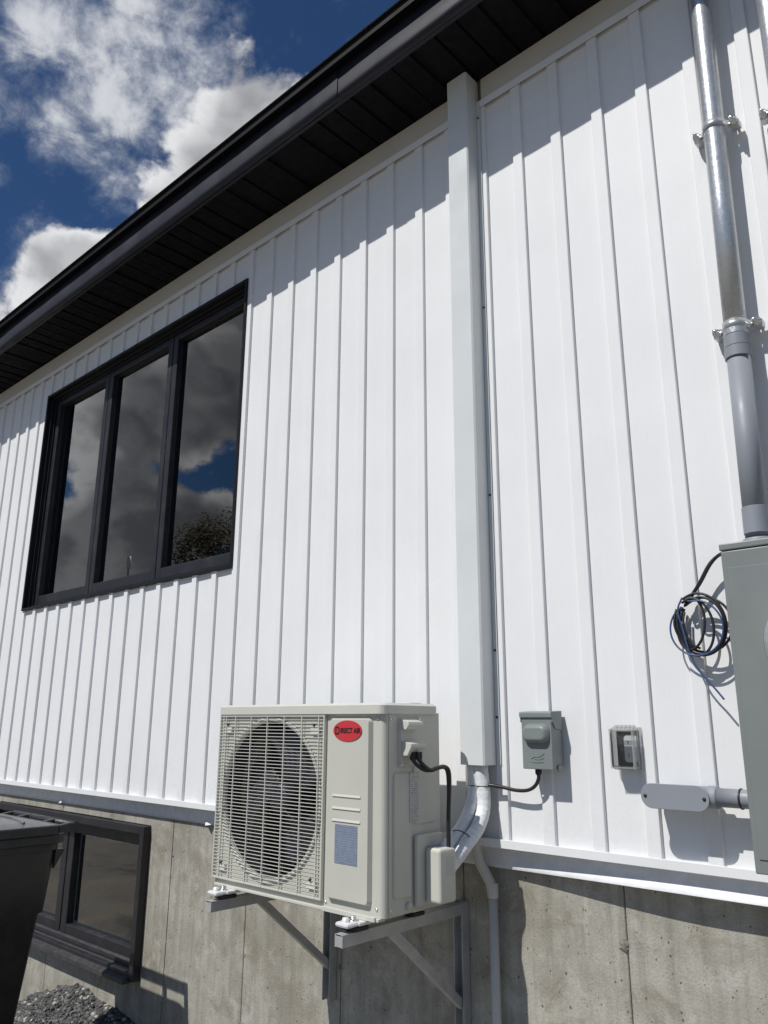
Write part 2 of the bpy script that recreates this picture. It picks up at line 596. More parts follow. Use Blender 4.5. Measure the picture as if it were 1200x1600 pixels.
    def sheet(self, rows, smooth=True):
        vs = [[self.b.verts.new(p) for p in r] for r in rows]
        for i in range(len(vs) - 1):
            for k in range(len(vs[0]) - 1):
                f = self.b.faces.new((vs[i][k], vs[i][k + 1], vs[i + 1][k + 1], vs[i + 1][k]))
                f.smooth = smooth
        return self

    def xform(self, mat):
        self.b.transform(mat)
        return self

    def build(self, name, mat, parent=None, recalc=True, offset=None):
        if recalc:
            bmesh.ops.recalc_face_normals(self.b, faces=list(self.b.faces))
        org = Vector((0, 0, 0))
        if parent is not None:
            org = Vector(ROOT_ORIGIN[parent.name])
        if offset is not None:
            org = Vector(offset)
        bmesh.ops.translate(self.b, verts=list(self.b.verts), vec=-org)
        me = bpy.data.meshes.new(name)
        self.b.to_mesh(me)
        self.b.free()
        o = bpy.data.objects.new(name, me)
        COL.objects.link(o)
        if mat:
            me.materials.append(MATS[mat])
        if parent is not None:
            o.parent = parent
            ROOT_ORIGIN[o.name] = tuple(org)
            if offset is not None:
                o.location = org - Vector(ROOT_ORIGIN[parent.name])
        else:
            o.location = org + Vector((0, 0, ZC))
            ROOT_ORIGIN[o.name] = tuple(org)
        return o


def catmull(p, n):
    out = []
    q = [p[0] * 2 - p[1]] + list(p) + [p[-1] * 2 - p[-2]]
    for i in range(1, len(q) - 2):
        a, b, c, d = q[i - 1], q[i], q[i + 1], q[i + 2]
        for k in range(n):
            t = k / n
            out.append(0.5 * ((2 * b) + (c - a) * t + (2 * a - 5 * b + 4 * c - d) * t * t + (3 * b - a - 3 * c + d) * t ** 3))
    out.append(p[-1])
    return out


ROOT_ORIGIN = {}


def thing(name, label, cat, at, group=None):
    o = bpy.data.objects.new(name, None)
    COL.objects.link(o)
    o.empty_display_size = 0.1
    o.location = Vector(at) + Vector((0, 0, ZC))
    ROOT_ORIGIN[o.name] = tuple(at)
    o['label'] = label
    o['category'] = cat
    if group:
        o['group'] = group
    return o


def tag(o, label, cat, group=None):
    o['label'] = label
    o['category'] = cat
    if group:
        o['group'] = group
    return o


def rounded_rect(x0, x1, z0, z1, r, n=5):
    pts = []
    for (cx, cz, a0) in ((x1 - r, z1 - r, 0), (x0 + r, z1 - r, 90), (x0 + r, z0 + r, 180), (x1 - r, z0 + r, 270)):
        for k in range(n + 1):
            a = math.radians(a0 + 90 * k / n)
            pts.append((cx + r * math.cos(a), cz + r * math.sin(a)))
    return pts


def text_mesh(txt, size, name, mat, parent, center, offset=0.0, extrude=0.0006, xscale=1.0, face='front'):
    cu = bpy.data.curves.new(name, 'FONT')
    cu.body = txt
    cu.size = size
    cu.align_x = 'CENTER'
    cu.align_y = 'CENTER'
    cu.offset = offset
    cu.extrude = extrude
    tmp = bpy.data.objects.new(name + '_tmp', cu)
    COL.objects.link(tmp)
    dg = bpy.context.evaluated_depsgraph_get()
    me = bpy.data.meshes.new_from_object(tmp.evaluated_get(dg))
    bpy.data.objects.remove(tmp, do_unlink=True)
    o = bpy.data.objects.new(name, me)
    COL.objects.link(o)
    R = Matrix.Rotation(math.radians(90), 4, 'X') @ Matrix.Diagonal((xscale, 1, 1, 1))
    me.transform(R)
    me.transform(Matrix.Translation(Vector(center) - Vector(ROOT_ORIGIN[parent.name])))
    me.materials.clear()
    me.materials.append(MATS[mat])
    o.parent = parent
    ROOT_ORIGIN[o.name] = ROOT_ORIGIN[parent.name]
    return o


# ------------------------------------------------------------------ ground
def build_ground():
    m = MB()
    nx = [-900, -200, -60, -20, -9, -6.5] + [-6 + 0.25 * i for i in range(25)] + [1, 3, 8, 25, 80, 300, 900]
    ny = [-900, -200, -60, -20, -9, -6] + [-5 + 0.25 * i for i in range(21)] + [0.3, 4, 20, 90, 900]
    rows = []
    for y in ny:
        row = []
        for x in nx:
            z = -1.5
            if -6 < x < 0.5 and -5 < y < 0:
                z += 0.03 * math.sin(2.1 * x + 0.7) * math.sin(2.7 * y + 1.1) + random.uniform(-0.008, 0.008)
            row.append((x, y, z))
        rows.append(row)
    m.sheet(rows)
    o = m.build('ground', 'ground')
    o['kind'] = 'structure'


build_ground()

# ------------------------------------------------------------------ house
PITCH = 0.15239
BX0 = -5.0406
WIN = (-4.915, -2.785, 0.658, 2.088)           # big window outer frame x0,x1,z0,z1
ZB, ZT = -0.330, 2.250                          # siding bottom and top
XL, XR = -7.5, 1.2
Y_CON = 0.035                                   # face of the concrete
SOF = 2.366

house = thing('house', 'white vertical board siding house with black soffit and bare concrete foundation', 'house', (-3.0, 0.3, -1.5))


def panel_profile(x0):
    """profile over one siding module starting at a batten's right edge"""
    p = PITCH
    bw = 0.038
    pts = [(0.0, -0.0105), (0.0008, 0.0010)]
    n = 6
    for k in range(1, n + 1):
        t = k / n
        pts.append((0.0008 + (p - bw - 0.0012) * t, 0.0010 - 0.0020 * t * t))
    pts += [(p - bw + 0.0012, -0.0098), (p - bw + 0.003, -0.0112), (p - 0.0022, -0.0115), (p, -0.0105)]
    return [(x0 + a, b) for a, b in pts]


def clip_profile(pr, xa, xb):
    out = []
    for (p, q) in zip(pr[:-1], pr[1:]):
        x0, y0 = p
        x1, y1 = q
        if x1 < xa or x0 > xb:
            continue
        def at(x):
            return y0 if abs(x1 - x0) < 1e-9 else y0 + (y1 - y0) * (x - x0) / (x1 - x0)
        a = (max(x0, xa), at(max(x0, xa)))
        b = (min(x1, xb), at(min(x1, xb)))
        if not out or out[-1] != a:
            out.append(a)
        out.append(b)
    return out


def build_siding():
    i0 = math.floor((XL - BX0) / PITCH)
    i1 = math.ceil((XR - BX0) / PITCH)
    wx0, wx1, wz0, wz1 = WIN[0] + 0.004, WIN[1] - 0.004, WIN[2] + 0.004, WIN[3] - 0.004
    for i in range(i0, i1):
        xa = BX0 + PITCH * i
        xb = xa + PITCH
        pr = panel_profile(xa)
        dy = random.uniform(-0.0006, 0.0006)
        pr = [(x, y + dy) for x, y in pr]
        rects = []
        if xb <= wx0 or xa >= wx1:
            rects.append((xa, xb, ZB, ZT))
        else:
            if xa < wx0:
                rects.append((xa, wx0, ZB, ZT))
            if xb > wx1:
                rects.append((wx1, xb, ZB, ZT))
            rects.append((max(xa, wx0), min(xb, wx1), ZB, wz0))
            rects.append((max(xa, wx0), min(xb, wx1), wz1, ZT))
        for (a, b, z0, z1) in rects:
            c = clip_profile(pr, a, b)
            if len(c) < 2:
                continue
            m = MB()
            n = max(1, int((z1 - z0) / 0.6))
            m.sheet([[(x, y, z0 + (z1 - z0) * k / n) for x, y in c] for k in range(n + 1)], smooth=False)
            m.build('siding_panel', 'siding_white', house, recalc=False)

    # wall core behind the panels, with the window opening left free
    m = MB()
    x0, x1 = XL, XR
    m.box(x0, WIN[0], 0.006, 0.16, -0.34, SOF + 0.3)
    m.box(WIN[1], x1, 0.006, 0.16, -0.34, SOF + 0.3)
    m.box(WIN[0], WIN[1], 0.006, 0.16, -0.34, WIN[2])
    m.box(WIN[0], WIN[1], 0.006, 0.16, WIN[3], SOF + 0.3)
    m.build('wall', 'sheathing', house)

    # starter trim along the bottom of the siding
    m = MB()
    m.box(XL, XR, -0.0204, 0.0295, -0.3455, -0.3315)
    m.box(XL, XR, -0.0240, -0.0205, -0.3475, -0.3235, 0.001, 1)
    m.build('starter_trim', 'trim_white', house)
    # flashing strip hanging below the trim; it stands off the concrete at the right
    rows = []
    xs = [XL, -5.5, -4, -3, -2.4, -2.0] + [-1.8 + 0.05 * k for k in range(61)]
    for t in (0.0, 0.25, 0.5, 0.75, 1.0):
        row = []
        for x in xs:
            s = min(1.0, max(0.0, (x + 1.75) / 0.95))
            s = s * s * (3 - 2 * s)
            y = 0.031 - t * t * 0.052 * s + 0.0012 * math.sin(9 * x) * t
            z = -0.345 - (0.066 - 0.012 * s) * t
            row.append((x, y, z))
        rows.append(row)
    m = MB()
    m.sheet(rows)
    o = m.build('flashing_strip', 'flashing_white', house)
    sol = o.modifiers.new('thickness', 'SOLIDIFY')
    sol.thickness = 0.0015
    # small torn tabs along the flashing
    for (x, w) in ((-2.93, 0.06), (-4.23, 0.035)):
        m = MB()
        m.sheet([[(x, 0.026, -0.395), (x + w * 0.5, 0.018, -0.398), (x + w, 0.026, -0.396)], [(x + 0.01, 0.022, -0.408), (x + w * 0.5, 0.006, -0.412), (x + w - 0.012, 0.02, -0.409)]])
        m.build('flashing_tab', 'flashing_white', house)

    # top trim and frieze board; both stop at the line set cover
    for a, b in ((XL, -1.512), (-1.398, XR)):
        m = MB()
        m.box(a, b, -0.0185, -0.0165, 2.232, 2.262)
        m.box(a, b, -0.0165, 0.003, 2.2585, 2.262)
        m.build('top_trim', 'trim_white', house)
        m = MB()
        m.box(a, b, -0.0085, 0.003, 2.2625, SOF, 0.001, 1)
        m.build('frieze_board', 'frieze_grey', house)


build_siding()


def build_eave():
    OV = 0.32
    # soffit boards: shared mesh
    bw = 0.1016
    m = MB()
    prof = [(0.004, 0.012), (0.006, 0.0), (bw - 0.012, 0.0), (bw - 0.010, 0.012)]
    # profile in x-z extruded along y, with a folded step
    m.prism([(a, SOF + b) for a, b in prof], 'y', -OV + 0.014, 0.0, 0.0)
    x = XL
    first = m.build('soffit_board', 'soffit_black', house, offset=(0, 0, 0))
    first.location.x += x
    n = int((XR - XL) / bw)
    for k in range(1, n):
        o = first.copy()
        COL.objects.link(o)
        o.parent = house
        o.location = first.location + Vector((bw * k, 0, 0.0))
        o.rotation_euler = (random.uniform(-0.004, 0.004), random.uniform(-0.006, 0.006), 0)
        o.location.z += random.uniform(0.0, 0.001)
    m = MB()
    m.box(XL, XR, -OV + 0.004, 0.0, SOF + 0.013, SOF + 0.02)
    m.build('soffit_backing', 'soffit_black', house)
    m = MB()
    m.box(XL, XR, -OV + 0.025, -OV + 0.04, SOF - 0.004, SOF - 0.0005, 0.0)
    m.build('soffit_channel', 'fascia_black', house)
    # fascia boards with a lapped seam
    seams = [XL, -4.95, -1.875, XR]
    for k in range(3):
        a, b = seams[k], seams[k + 1]
        yy = -OV - 0.0025 * (k % 2)
        m = MB()
        nseg = 24
        rows = []
        for (dy, z) in ((0.022, SOF - 0.006), (0.0, SOF - 0.007), (0.0, SOF + 0.02), (0.0, SOF + 0.134), (0.02, SOF + 0.135)):
            rows.append([(a + (b + 0.02 - a) * j / nseg, yy + dy + 0.0012 * math.sin(j * 1.7 + k) * (1 if 0.01 < z - SOF < 0.1 else 0.0), z) for j in range(nseg + 1)])
        m.sheet(rows)
        m.build('fascia_board', 'fascia_black', house)
    # drip edge and roof deck
    zt = SOF + 0.134
    yo = -OV - 0.037
    m = MB()
    m.box(XL, XR, yo + 0.004, -OV + 0.02, zt + 0.001, zt + 0.005)
    m.box(XL, XR, yo + 0.004, yo + 0.008, zt - 0.014, zt + 0.001)
    m.build('drip_edge', 'drip_black', house)
    sl = 4 / 12
    m = MB()
    m.prism([(yo + 0.006, zt + 0.006), (3.5, zt + 0.006 + sl * (3.5 - yo)), (3.5, zt + 0.03 + sl * (3.5 - yo)), (yo + 0.006, zt + 0.021)], 'x', XL, XR)
    m.build('roof', 'shingle', house)
    # first course of shingles: each tab a piece of its own
    m = MB()
    m.box(0.0, 0.3275, yo - 0.006, yo + 0.16, zt + 0.0215, zt + 0.0275, 0.0012, 1)
    m.xform(Matrix.Translation((0, yo, zt + 0.0215)) @ Matrix.Rotation(math.atan(sl), 4, 'X') @ Matrix.Translation((0, -yo, -zt - 0.0215)))
    s0 = m.build('shingle', 'shingle', house, offset=(0, 0, 0))
    s0.location.x += XL
    for k in range(1, int((XR - XL) / 0.325)):
        o = s0.copy()
        COL.objects.link(o)
        o.parent = house
        o.location = s0.location + Vector((0.325 * k, random.uniform(-0.002, 0.002), 0.0012 * (k % 2) + random.uniform(0.0, 0.0004)))
        o.rotation_euler = (0, random.uniform(-0.001, 0.001), random.uniform(-0.002, 0.002))


build_eave()


def build_foundation():
    J0 = -1.060
    P = 0.528
    bx0, bx1, bz0, bz1 = -5.00, -3.352, -1.085, -0.452        # basement window opening
    xs = [J0 + P * k for k in range(-13, 5)]
    for a, b in zip(xs[:-1], xs[1:]):
        dy = random.uniform(-0.0015, 0.002)
        rects = []
        if b <= bx0 or a >= bx1:
            rects.append((a, b, -1.75, -0.335))
        else:
            if a < bx0:
                rects.append((a, bx0, -1.75, -0.335))
            if b > bx1:
                rects.append((bx1, b, -1.75, -0.335))
            rects.append((max(a, bx0), min(b, bx1), -1.75, bz0))
            rects.append((max(a, bx0), min(b, bx1), bz1, -0.335))
        for (u, v, z0, z1) in rects:
            m = MB()
            g0 = 0.0018 if abs(u - a) < 1e-6 else 0.0
            g1 = 0.0018 if abs(v - b) < 1e-6 else 0.0
            bev = 0.0022 if (g0 and g1) else 0.0
            m.box(u + g0, v - g1, Y_CON + dy, Y_CON + 0.2, z0, z1, bev, 1)
            m.build('concrete_section', 'concrete', house)
    m = MB()
    for (u, v, z0, z1) in ((xs[0], bx0, -1.75, -0.335), (bx1, xs[-1], -1.75, -0.335), (bx0, bx1, -1.75, bz0), (bx0, bx1, bz1, -0.335)):
        m.box(u, v, Y_CON + 0.006, Y_CON + 0.21, z0, z1)
    m.build('foundation_core', 'concrete_rough', house)
    # patched form-tie ends on the joints
    for (x, z, s) in ((-1.065, -0.555, 0.022), (-2.645, -1.09, 0.016), (-3.16, -0.56, 0.006), (-3.17, -0.9, 0.006), (-1.59, -1.15, 0.016), (-2.117, -0.80, 0.013)):
        m = MB()
        n = 14
        ring0 = []
        c = m.b.verts.new((x, Y_CON - 0.005, z))
        for k in range(n):
            a = 2 * math.pi * k / n
            r = s * random.uniform(0.6, 1.15)
            ring0.append((m.b.verts.new((x + r * 0.5 * math.cos(a), Y_CON - random.uniform(0.002, 0.006), z + r * 0.5 * math.sin(a))),
                          m.b.verts.new((x + r * math.cos(a), Y_CON + 0.002, z + r * math.sin(a)))))
        for k in range(n):
            p, q = ring0[k], ring0[(k + 1) % n]
            m.b.faces.new((c, q[0], p[0]))
            m.b.faces.new((p[0], q[0], q[1], p[1]))
        m.build('tie_patch', 'concrete_rough', house)


build_foundation()


def frame_boxes(m, x0, x1, z0, z1, w, y0, y1, bev=0.003, wb=None, wt=None):
    wb = wb or w
    wt = wt or w
    m.box(x0, x0 + w, y0, y1, z0, z1, bev, 1)
    m.box(x1 - w, x1, y0, y1, z0, z1, bev, 1)
    m.box(x0 + w, x1 - w, y0 + 0.0006, y1, z0, z0 + wb, bev, 1)
    m.box(x0 + w, x1 - w, y0 + 0.0006, y1, z1 - wt, z1, bev, 1)
    return m


def build_big_window():
    x0, x1, z0, z1 = WIN
    m = MB()
    frame_boxes(m, x0, x1, z0, z1, 0.015, -0.022, 0.14, 0.002)
    win = m.build('window', 'window_frame_black', house)
    # stepped inner frame
    m = MB()
    frame_boxes(m, x0 + 0.0145, x1 - 0.0145, z0 + 0.0145, z1 - 0.0145, 0.012, 0.006, 0.14, 0.0015)
    m.build('frame', 'window_frame_black', win)
    m = MB()
    frame_boxes(m, x0 + 0.026, x1 - 0.026, z0 + 0.026, z1 - 0.026, 0.012, 0.026, 0.14, 0.0015)
    m.build('frame', 'window_frame_black', win)
    sw = 0.691
    cx = -3.85
    for k in (-1, 0, 1):
        c = cx + sw * k
        a, b = c - sw / 2 + 0.004, c + sw / 2 - 0.004
        m = MB()
        frame_boxes(m, a, b, z0 + 0.0375, z1 - 0.0375, 0.042, 0.038, 0.115, 0.003, 0.054, 0.034)
        m.build('sash', 'window_black', win)
        # glazing bead
        m = MB()
        frame_boxes(m, a + 0.0412, b - 0.0412, z0 + 0.0907, z1 - 0.0707, 0.005, 0.060, 0.112, 0.001)
        m.build('glazing_bead', 'window_black', win)
        m = MB()
        m.quad((a + 0.043, 0.070, z0 + 0.093), (b - 0.043, 0.070, z0 + 0.093), (b - 0.043, 0.070, z1 - 0.073), (a + 0.043, 0.070, z1 - 0.073))
        m.build('pane', 'glass', win, recalc=False)
    for k in (-0.5, 0.5):
        m = MB()
        m.box(cx + sw * k - 0.0035, cx + sw * k + 0.0035, 0.048, 0.135, z0 + 0.037, z1 - 0.037)
        m.build('mullion', 'window_frame_black', win)
    # dark room behind
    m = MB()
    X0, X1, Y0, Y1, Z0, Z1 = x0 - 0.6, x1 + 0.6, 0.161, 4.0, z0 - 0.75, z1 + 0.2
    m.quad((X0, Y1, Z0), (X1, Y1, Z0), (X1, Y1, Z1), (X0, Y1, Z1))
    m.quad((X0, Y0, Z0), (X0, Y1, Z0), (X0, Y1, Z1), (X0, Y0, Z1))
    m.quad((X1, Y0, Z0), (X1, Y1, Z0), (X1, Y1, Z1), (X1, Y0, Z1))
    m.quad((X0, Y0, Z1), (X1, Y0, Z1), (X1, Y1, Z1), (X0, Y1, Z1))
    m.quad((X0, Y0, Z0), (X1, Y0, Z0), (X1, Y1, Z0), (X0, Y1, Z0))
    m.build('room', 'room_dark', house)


build_big_window()


def build_basement_window():
    x0, x1, z0, z1 = -4.995, -3.350, -1.080, -0.455
    m = MB()
    frame_boxes(m, x0, x1, z0, z1, 0.034, -0.004, 0.20, 0.002)
    win = m.build('basement_window', 'window_black', house)
    m = MB()
    frame_boxes(m, x0 + 0.033, x1 - 0.033, z0 + 0.033, z1 - 0.033, 0.018, 0.030, 0.20, 0.0015)
    m.build('frame', 'window_black', win)
    # sloping sill with two steps
    m = MB()
    m.prism([(-0.030, z0 - 0.010), (0.10, z0 - 0.010), (0.10, z0 + 0.075), (0.045, z0 + 0.050), (0.045, z0 + 0.042), (0.010, z0 + 0.030), (0.010, z0 + 0.022), (-0.030, z0 + 0.006)], 'x', x0 + 0.002, x1 - 0.036)
    m.build('sill', 'sill_dusty', win)
    c = -4.172
    for (a, b) in ((x0 + 0.05, c - 0.006), (c + 0.006, x1 - 0.05)):
        m = MB()
        frame_boxes(m, a, b, z0 + 0.052, z1 - 0.046, 0.056, 0.060, 0.14, 0.003, 0.050, 0.050)
        m.build('sash', 'window_black', win)
        m = MB()
        m.quad((a + 0.052, 0.092, z0 + 0.10), (b - 0.052, 0.092, z0 + 0.10), (b - 0.052, 0.092, z1 - 0.094), (a + 0.052, 0.092, z1 - 0.094))
        m.build('pane', 'glass', win, recalc=False)
        m = MB()
        frame_boxes(m, a + 0.0562, b - 0.0562, z0 + 0.1022, z1 - 0.0962, 0.014, 0.095, 0.112, 0.001)
        m.build('spacer', 'trim_white', win)
    m = MB()
    m.box(c - 0.0058, c + 0.0058, 0.068, 0.19, z0 + 0.05, z1 - 0.05)
    m.build('mullion', 'window_black', win)
    # basement room and the inside ledge
    m = MB()
    X0, X1, Y0, Y1, Z0, Z1 = x0 - 0.5, x1 + 0.5, 0.25, 3.2, z0 - 1.0, z1 + 0.12
    m.quad((X0, Y1, Z0), (X1, Y1, Z0), (X1, Y1, Z1), (X0, Y1, Z1))
    m.quad((X0, Y0, Z0), (X0, Y1, Z0), (X0, Y1, Z1), (X0, Y0, Z1))
    m.quad((X1, Y0, Z0), (X1, Y1, Z0), (X1, Y1, Z1), (X1, Y0, Z1))
    m.quad((X0, Y0, Z1), (X1, Y0, Z1), (X1, Y1, Z1), (X0, Y1, Z1))
    m.quad((X0, Y0, Z0), (X1, Y0, Z0), (X1, Y1, Z0), (X0, Y1, Z0))
    m.build('basement_room', 'room_floor', house)
    m = MB()
    m.box(x0 + 0.03, x1 - 0.03, 0.201, 0.36, z0 + 0.02, z0 + 0.052, 0.002, 1)
    m.build('inside_ledge', 'frieze_grey', win)
    # studs leaning inside
    for (xa, xb, y, w) in ((-3.95, -3.70, 1.1, 0.05), (-3.60, -3.85, 1.4, 0.05), (-4.6, -4.5, 1.2, 0.05)):
        m = MB()
        m.prism([(xa, -2.0), (xa + w, -2.0), (xb + w, -0.36), (xb, -0.36)], 'y', y, y + 0.09)
        m.build('stud', 'sheathing', house)


build_basement_window()

# ------------------------------------------------------------------ line set cover (white rectangular duct)


def build_line_cover():
    t = thing('line_set_cover', 'tall white metal line set cover running from soffit down to above the outdoor unit', 'duct', (-1.46, 0, -0.118))
    x0, x1, yf, z0, z1 = -1.506, -1.416, -0.078, -0.118, 2.3655
    s = 0.0016
    m = MB()
    poly = [(x0, 0.0), (x0, yf + 0.004), (x0 + 0.004, yf), (x1 - 0.005, yf), (x1, yf + 0.005), (x1, 0.0), (x1 - s, 0.0), (x1 - s, yf + 0.006), (x1 - 0.006, yf + s), (x0 + 0.005, yf + s), (x0 + s, yf + 0.005), (x0 + s, 0.0)]
    m.prism(poly, 'z', z0, z1)
    m.build('cover', 'duct_white', t)
    for (a, b) in ((x1 + 0.0005, x1 + 0.016),):
        m = MB()
        m.box(a, b, -0.0165, -0.0142, z0 + 0.0, z1 - 0.10, 0.0006, 1)
        m.build('flange', 'duct_white', t)
    for z in (2.19, 1.4, 0.72, 0.22, 0.02):
        m = MB()
        m.lathe([(0.0001, -0.003), (0.0035, -0.0028), (0.004, 0.0)], (x1 + 0.008, -0.0166, z), 'y', 10)
        m.build('screw', 'screw_dark', t)


build_line_cover()

# ------------------------------------------------------------------ outdoor unit
UX0, UX1, UYF, UYB, UZ0, UZ1 = -2.256, -1.511, -0.420, -0.180, -0.492, 0.030


def build_unit():
    t = thing('heat_pump', 'cream outdoor heat pump unit with round fan grille and red oval badge on wall brackets', 'heat pump', (-1.885, -0.30, UZ0))
    yf = UYF + 0.012                         # sheet metal front, grille stands proud of it
    fc = (-1.992, -0.222)
    R = 0.229
    XS = -1.735                              # border between grille side and service side
    # casing: front plate with round opening, sides, back, bottom
    m = MB()
    ang = [2 * math.pi * k / 72 for k in range(72)]
    rx0, rx1, rz0, rz1 = UX0 + 0.012, XS, UZ0 + 0.012, UZ1 - 0.002
    for cx_, cz_ in ((rx0, rz0), (rx1, rz0), (rx1, rz1), (rx0, rz1)):
        ang.append(math.atan2(cz_ - fc[1], cx_ - fc[0]) % (2 * math.pi))
    ang = sorted(ang)
    ci, ro = [], []
    for a in ang:
        ca, sa = math.cos(a), math.sin(a)
        ts = []
        if ca > 1e-9: ts.append((rx1 - fc[0]) / ca)
        if ca < -1e-9: ts.append((rx0 - fc[0]) / ca)
        if sa > 1e-9: ts.append((rz1 - fc[1]) / sa)
        if sa < -1e-9: ts.append((rz0 - fc[1]) / sa)
        k = min(ts)
        ci.append(m.b.verts.new((fc[0] + R * ca, yf, fc[1] + R * sa)))
        ro.append(m.b.verts.new((fc[0] + k * ca, yf, fc[1] + k * sa)))
    for i in range(len(ang)):
        j = (i + 1) % len(ang)
        m.b.faces.new((ci[i], ci[j], ro[j], ro[i]))
    # service side front with a rounded vertical corner onto the side
    col = []
    rc = 0.016
    prof = [(XS, yf), (UX1 - rc, yf)]
    for k in range(1, 7):
        a = math.radians(-90 + 90 * k / 6)
        prof.append((UX1 - rc + rc * math.cos(a), yf + rc + rc * math.sin(a)))
    prof += [(UX1, -0.392), (UX1 - 0.003, -0.3905), (UX1, -0.389), (UX1, UYB + 0.01), (UX1 - 0.01, UYB), (UX0 + 0.01, UYB), (UX0, UYB + 0.01), (UX0, yf + 0.01), (UX0 + 0.012, yf)]
    m.sheet([[(x, y, z) for x, y in prof] for z in (UZ0 + 0.002, UZ1)], smooth=False)
    m.quad((UX0 + 0.012, yf, UZ0 + 0.002), (rx1, yf, UZ0 + 0.002), (rx1, yf, rz0), (UX0 + 0.012, yf, rz0))
    m.quad((UX0, UYF + 0.03, UZ0 + 0.003), (UX1, UYF + 0.03, UZ0 + 0.003), (UX1, UYB, UZ0 + 0.003), (UX0, UYB, UZ0 + 0.003))
    cas = m.build('casing', 'unit_cream', t, recalc=False)
    # bell mouth
    m = MB()
    m.lathe([(R + 0.010, -0.003), (R + 0.004, -0.007), (R - 0.002, -0.004), (R - 0.003, 0.004), (R - 0.003, 0.010)], (fc[0], yf, fc[1]), 'y', 72)
    m.build('bell_mouth', 'unit_cream', cas)
    m = MB()
    m.lathe([(R - 0.0028, 0.0105), (R + 0.004, 0.03), (R + 0.006, 0.075)], (fc[0], yf, fc[1]), 'y', 72)
    m.build('shroud', 'fan_dark', cas)
    # lid
    m = MB()
    poly = rounded_rect(UX0 - 0.006, UX1 + 0.006, UYF - 0.002, UYB + 0.006, 0.022, 5)
    m.prism(poly, 'z', UZ1 - 0.004, UZ1 + 0.019, 0.0)
    poly2 = rounded_rect(UX0 + 0.002, UX1 - 0.002, UYF + 0.006, UYB - 0.002, 0.020, 5)
    A = [m.b.verts.new((x, y, UZ1 + 0.0192)) for x, y in rounded_rect(UX0 - 0.006, UX1 + 0.006, UYF - 0.002, UYB + 0.006, 0.022, 5)]
    B = [m.b.verts.new((x, y, UZ1 + 0.026)) for x, y in poly2]
    for i in range(len(A)):
        j = (i + 1) % len(A)
        m.b.faces.new((A[i], A[j], B[j], B[i]))
    m.b.faces.new(B)
    lid = m.build('lid', 'unit_cream_light', t)
    m = MB()
    m.box(UX1 - 0.20, UX1 - 0.04, UYB - 0.07, UYB - 0.02, UZ1 + 0.0255, UZ1 + 0.030, 0.003, 2)
    m.build('lid_rib', 'unit_cream_light', lid)
    m = MB()
    m.box(UX0 + 0.05, UX0 + 0.12, UYB - 0.07, UYB - 0.02, UZ1 + 0.0255, UZ1 + 0.029, 0.002, 2)
    m.build('lid_rib', 'unit_cream_light', lid)
    # inside: shroud back, coil, fan
    m = MB()
    m.box(UX0 + 0.012, XS + 0.01, UYB + 0.006 - 0.03, UYB - 0.012, UZ0 + 0.02, UZ1 - 0.01)
    m.build('coil', 'coil_dark', t)
    m = MB()
    m.box(XS - 0.004, XS + 0.0, yf + 0.072, UYB - 0.02, UZ0 + 0.02, UZ1 - 0.01)
    m.build('bulkhead', 'coil_dark', t)
    fan = MB()
    yc = yf + 0.055
    fan.lathe([(0.0005, -0.030), (0.030, -0.028), (0.046, -0.018), (0.050, 0.0), (0.050, 0.045)], (fc[0], yc, fc[1]), 'y', 28)
    fan = fan.build('fan', 'fan_dark', t)
    for k in range(3):
        m = MB()
        rows = []
        for j in range(9):
            r = 0.046 + (0.205 - 0.046) * j / 8
            row = []
            for i in range(9):
                sw_ = math.radians(-6 + 78 * i / 8) * (0.75 + 0.35 * j / 8) + math.radians(120 * k + 20 + 16 * (j / 8) ** 2)
                row.append((fc[0] + r * math.cos(sw_), yc + 0.030 - 0.052 * i / 8 + 0.008 * math.sin(math.pi * i / 8), fc[1] + r * math.sin(sw_)))
            rows.append(row)
        m.sheet(rows)
        o = m.build('blade', 'fan_dark', fan)
        sd = o.modifiers.new('thickness', 'SOLIDIFY')
        sd.thickness = 0.003
    # guard grille: thin bars, too fine to pick apart
    m = MB()
    gx0, gx1, gz0, gz1 = UX0 + 0.006, XS - 0.004, UZ0 + 0.016, UZ1 - 0.004
    ny = UYF + 0.001
    n = 49
    for k in range(n):
        z = gz0 + 0.006 + (gz1 - gz0 - 0.012) * k / (n - 1)
        m.box(gx0 + 0.004, gx1 - 0.003, ny, ny + 0.0022, z - 0.00095, z + 0.00095)
    for x in [gx0 + 0.035, gx0 + 0.085] + [gx0 + 0.085 + 0.0815 * k for k in range(1, 5)] + [gx1 - 0.025]:
        m.box(x - 0.0014, x + 0.0014, ny - 0.0010, ny + 0.004, gz0 + 0.002, gz1 - 0.002)
    gr = m.build('guard_bars', 'unit_cream_light', t)
    gr['kind'] = 'stuff'
    m = MB()
    frame_boxes(m, gx0, gx1, gz0, gz1, 0.0055, ny - 0.001, yf - 0.0008, 0.001)
    g = m.build('grille_frame', 'unit_cream_light', t)
    for (x, z) in ((gx0 + 0.045, gz1 - 0.04), (gx1 - 0.045, gz1 - 0.04), (gx0 + 0.045, gz0 + 0.04), (gx1 - 0.045, gz0 + 0.04)):
        m = MB()
        m.prism(rounded_rect(x - 0.017, x + 0.017, z - 0.016, z + 0.004, 0.004, 3), 'y', ny + 0.002, yf - 0.0008)
        tab = m.build('grille_tab', 'unit_cream_light', g)
        m = MB()
        m.lathe([(0.0001, -0.0035), (0.004, -0.003), (0.0045, 0.002)], (x, ny, z + 0.009), 'y', 10)
        m.build('screw', 'screw_dark', tab)
    m = MB()
    m.lathe([(R + 0.010, 0.0), (R + 0.010, -0.0035), (R + 0.005, -0.0035), (R + 0.005, 0.0)], (fc[0], ny + 0.008, fc[1]), 'y', 72)
    m.build('grille_ring', 'unit_cream_light', g)
    # service panel
    m = MB()
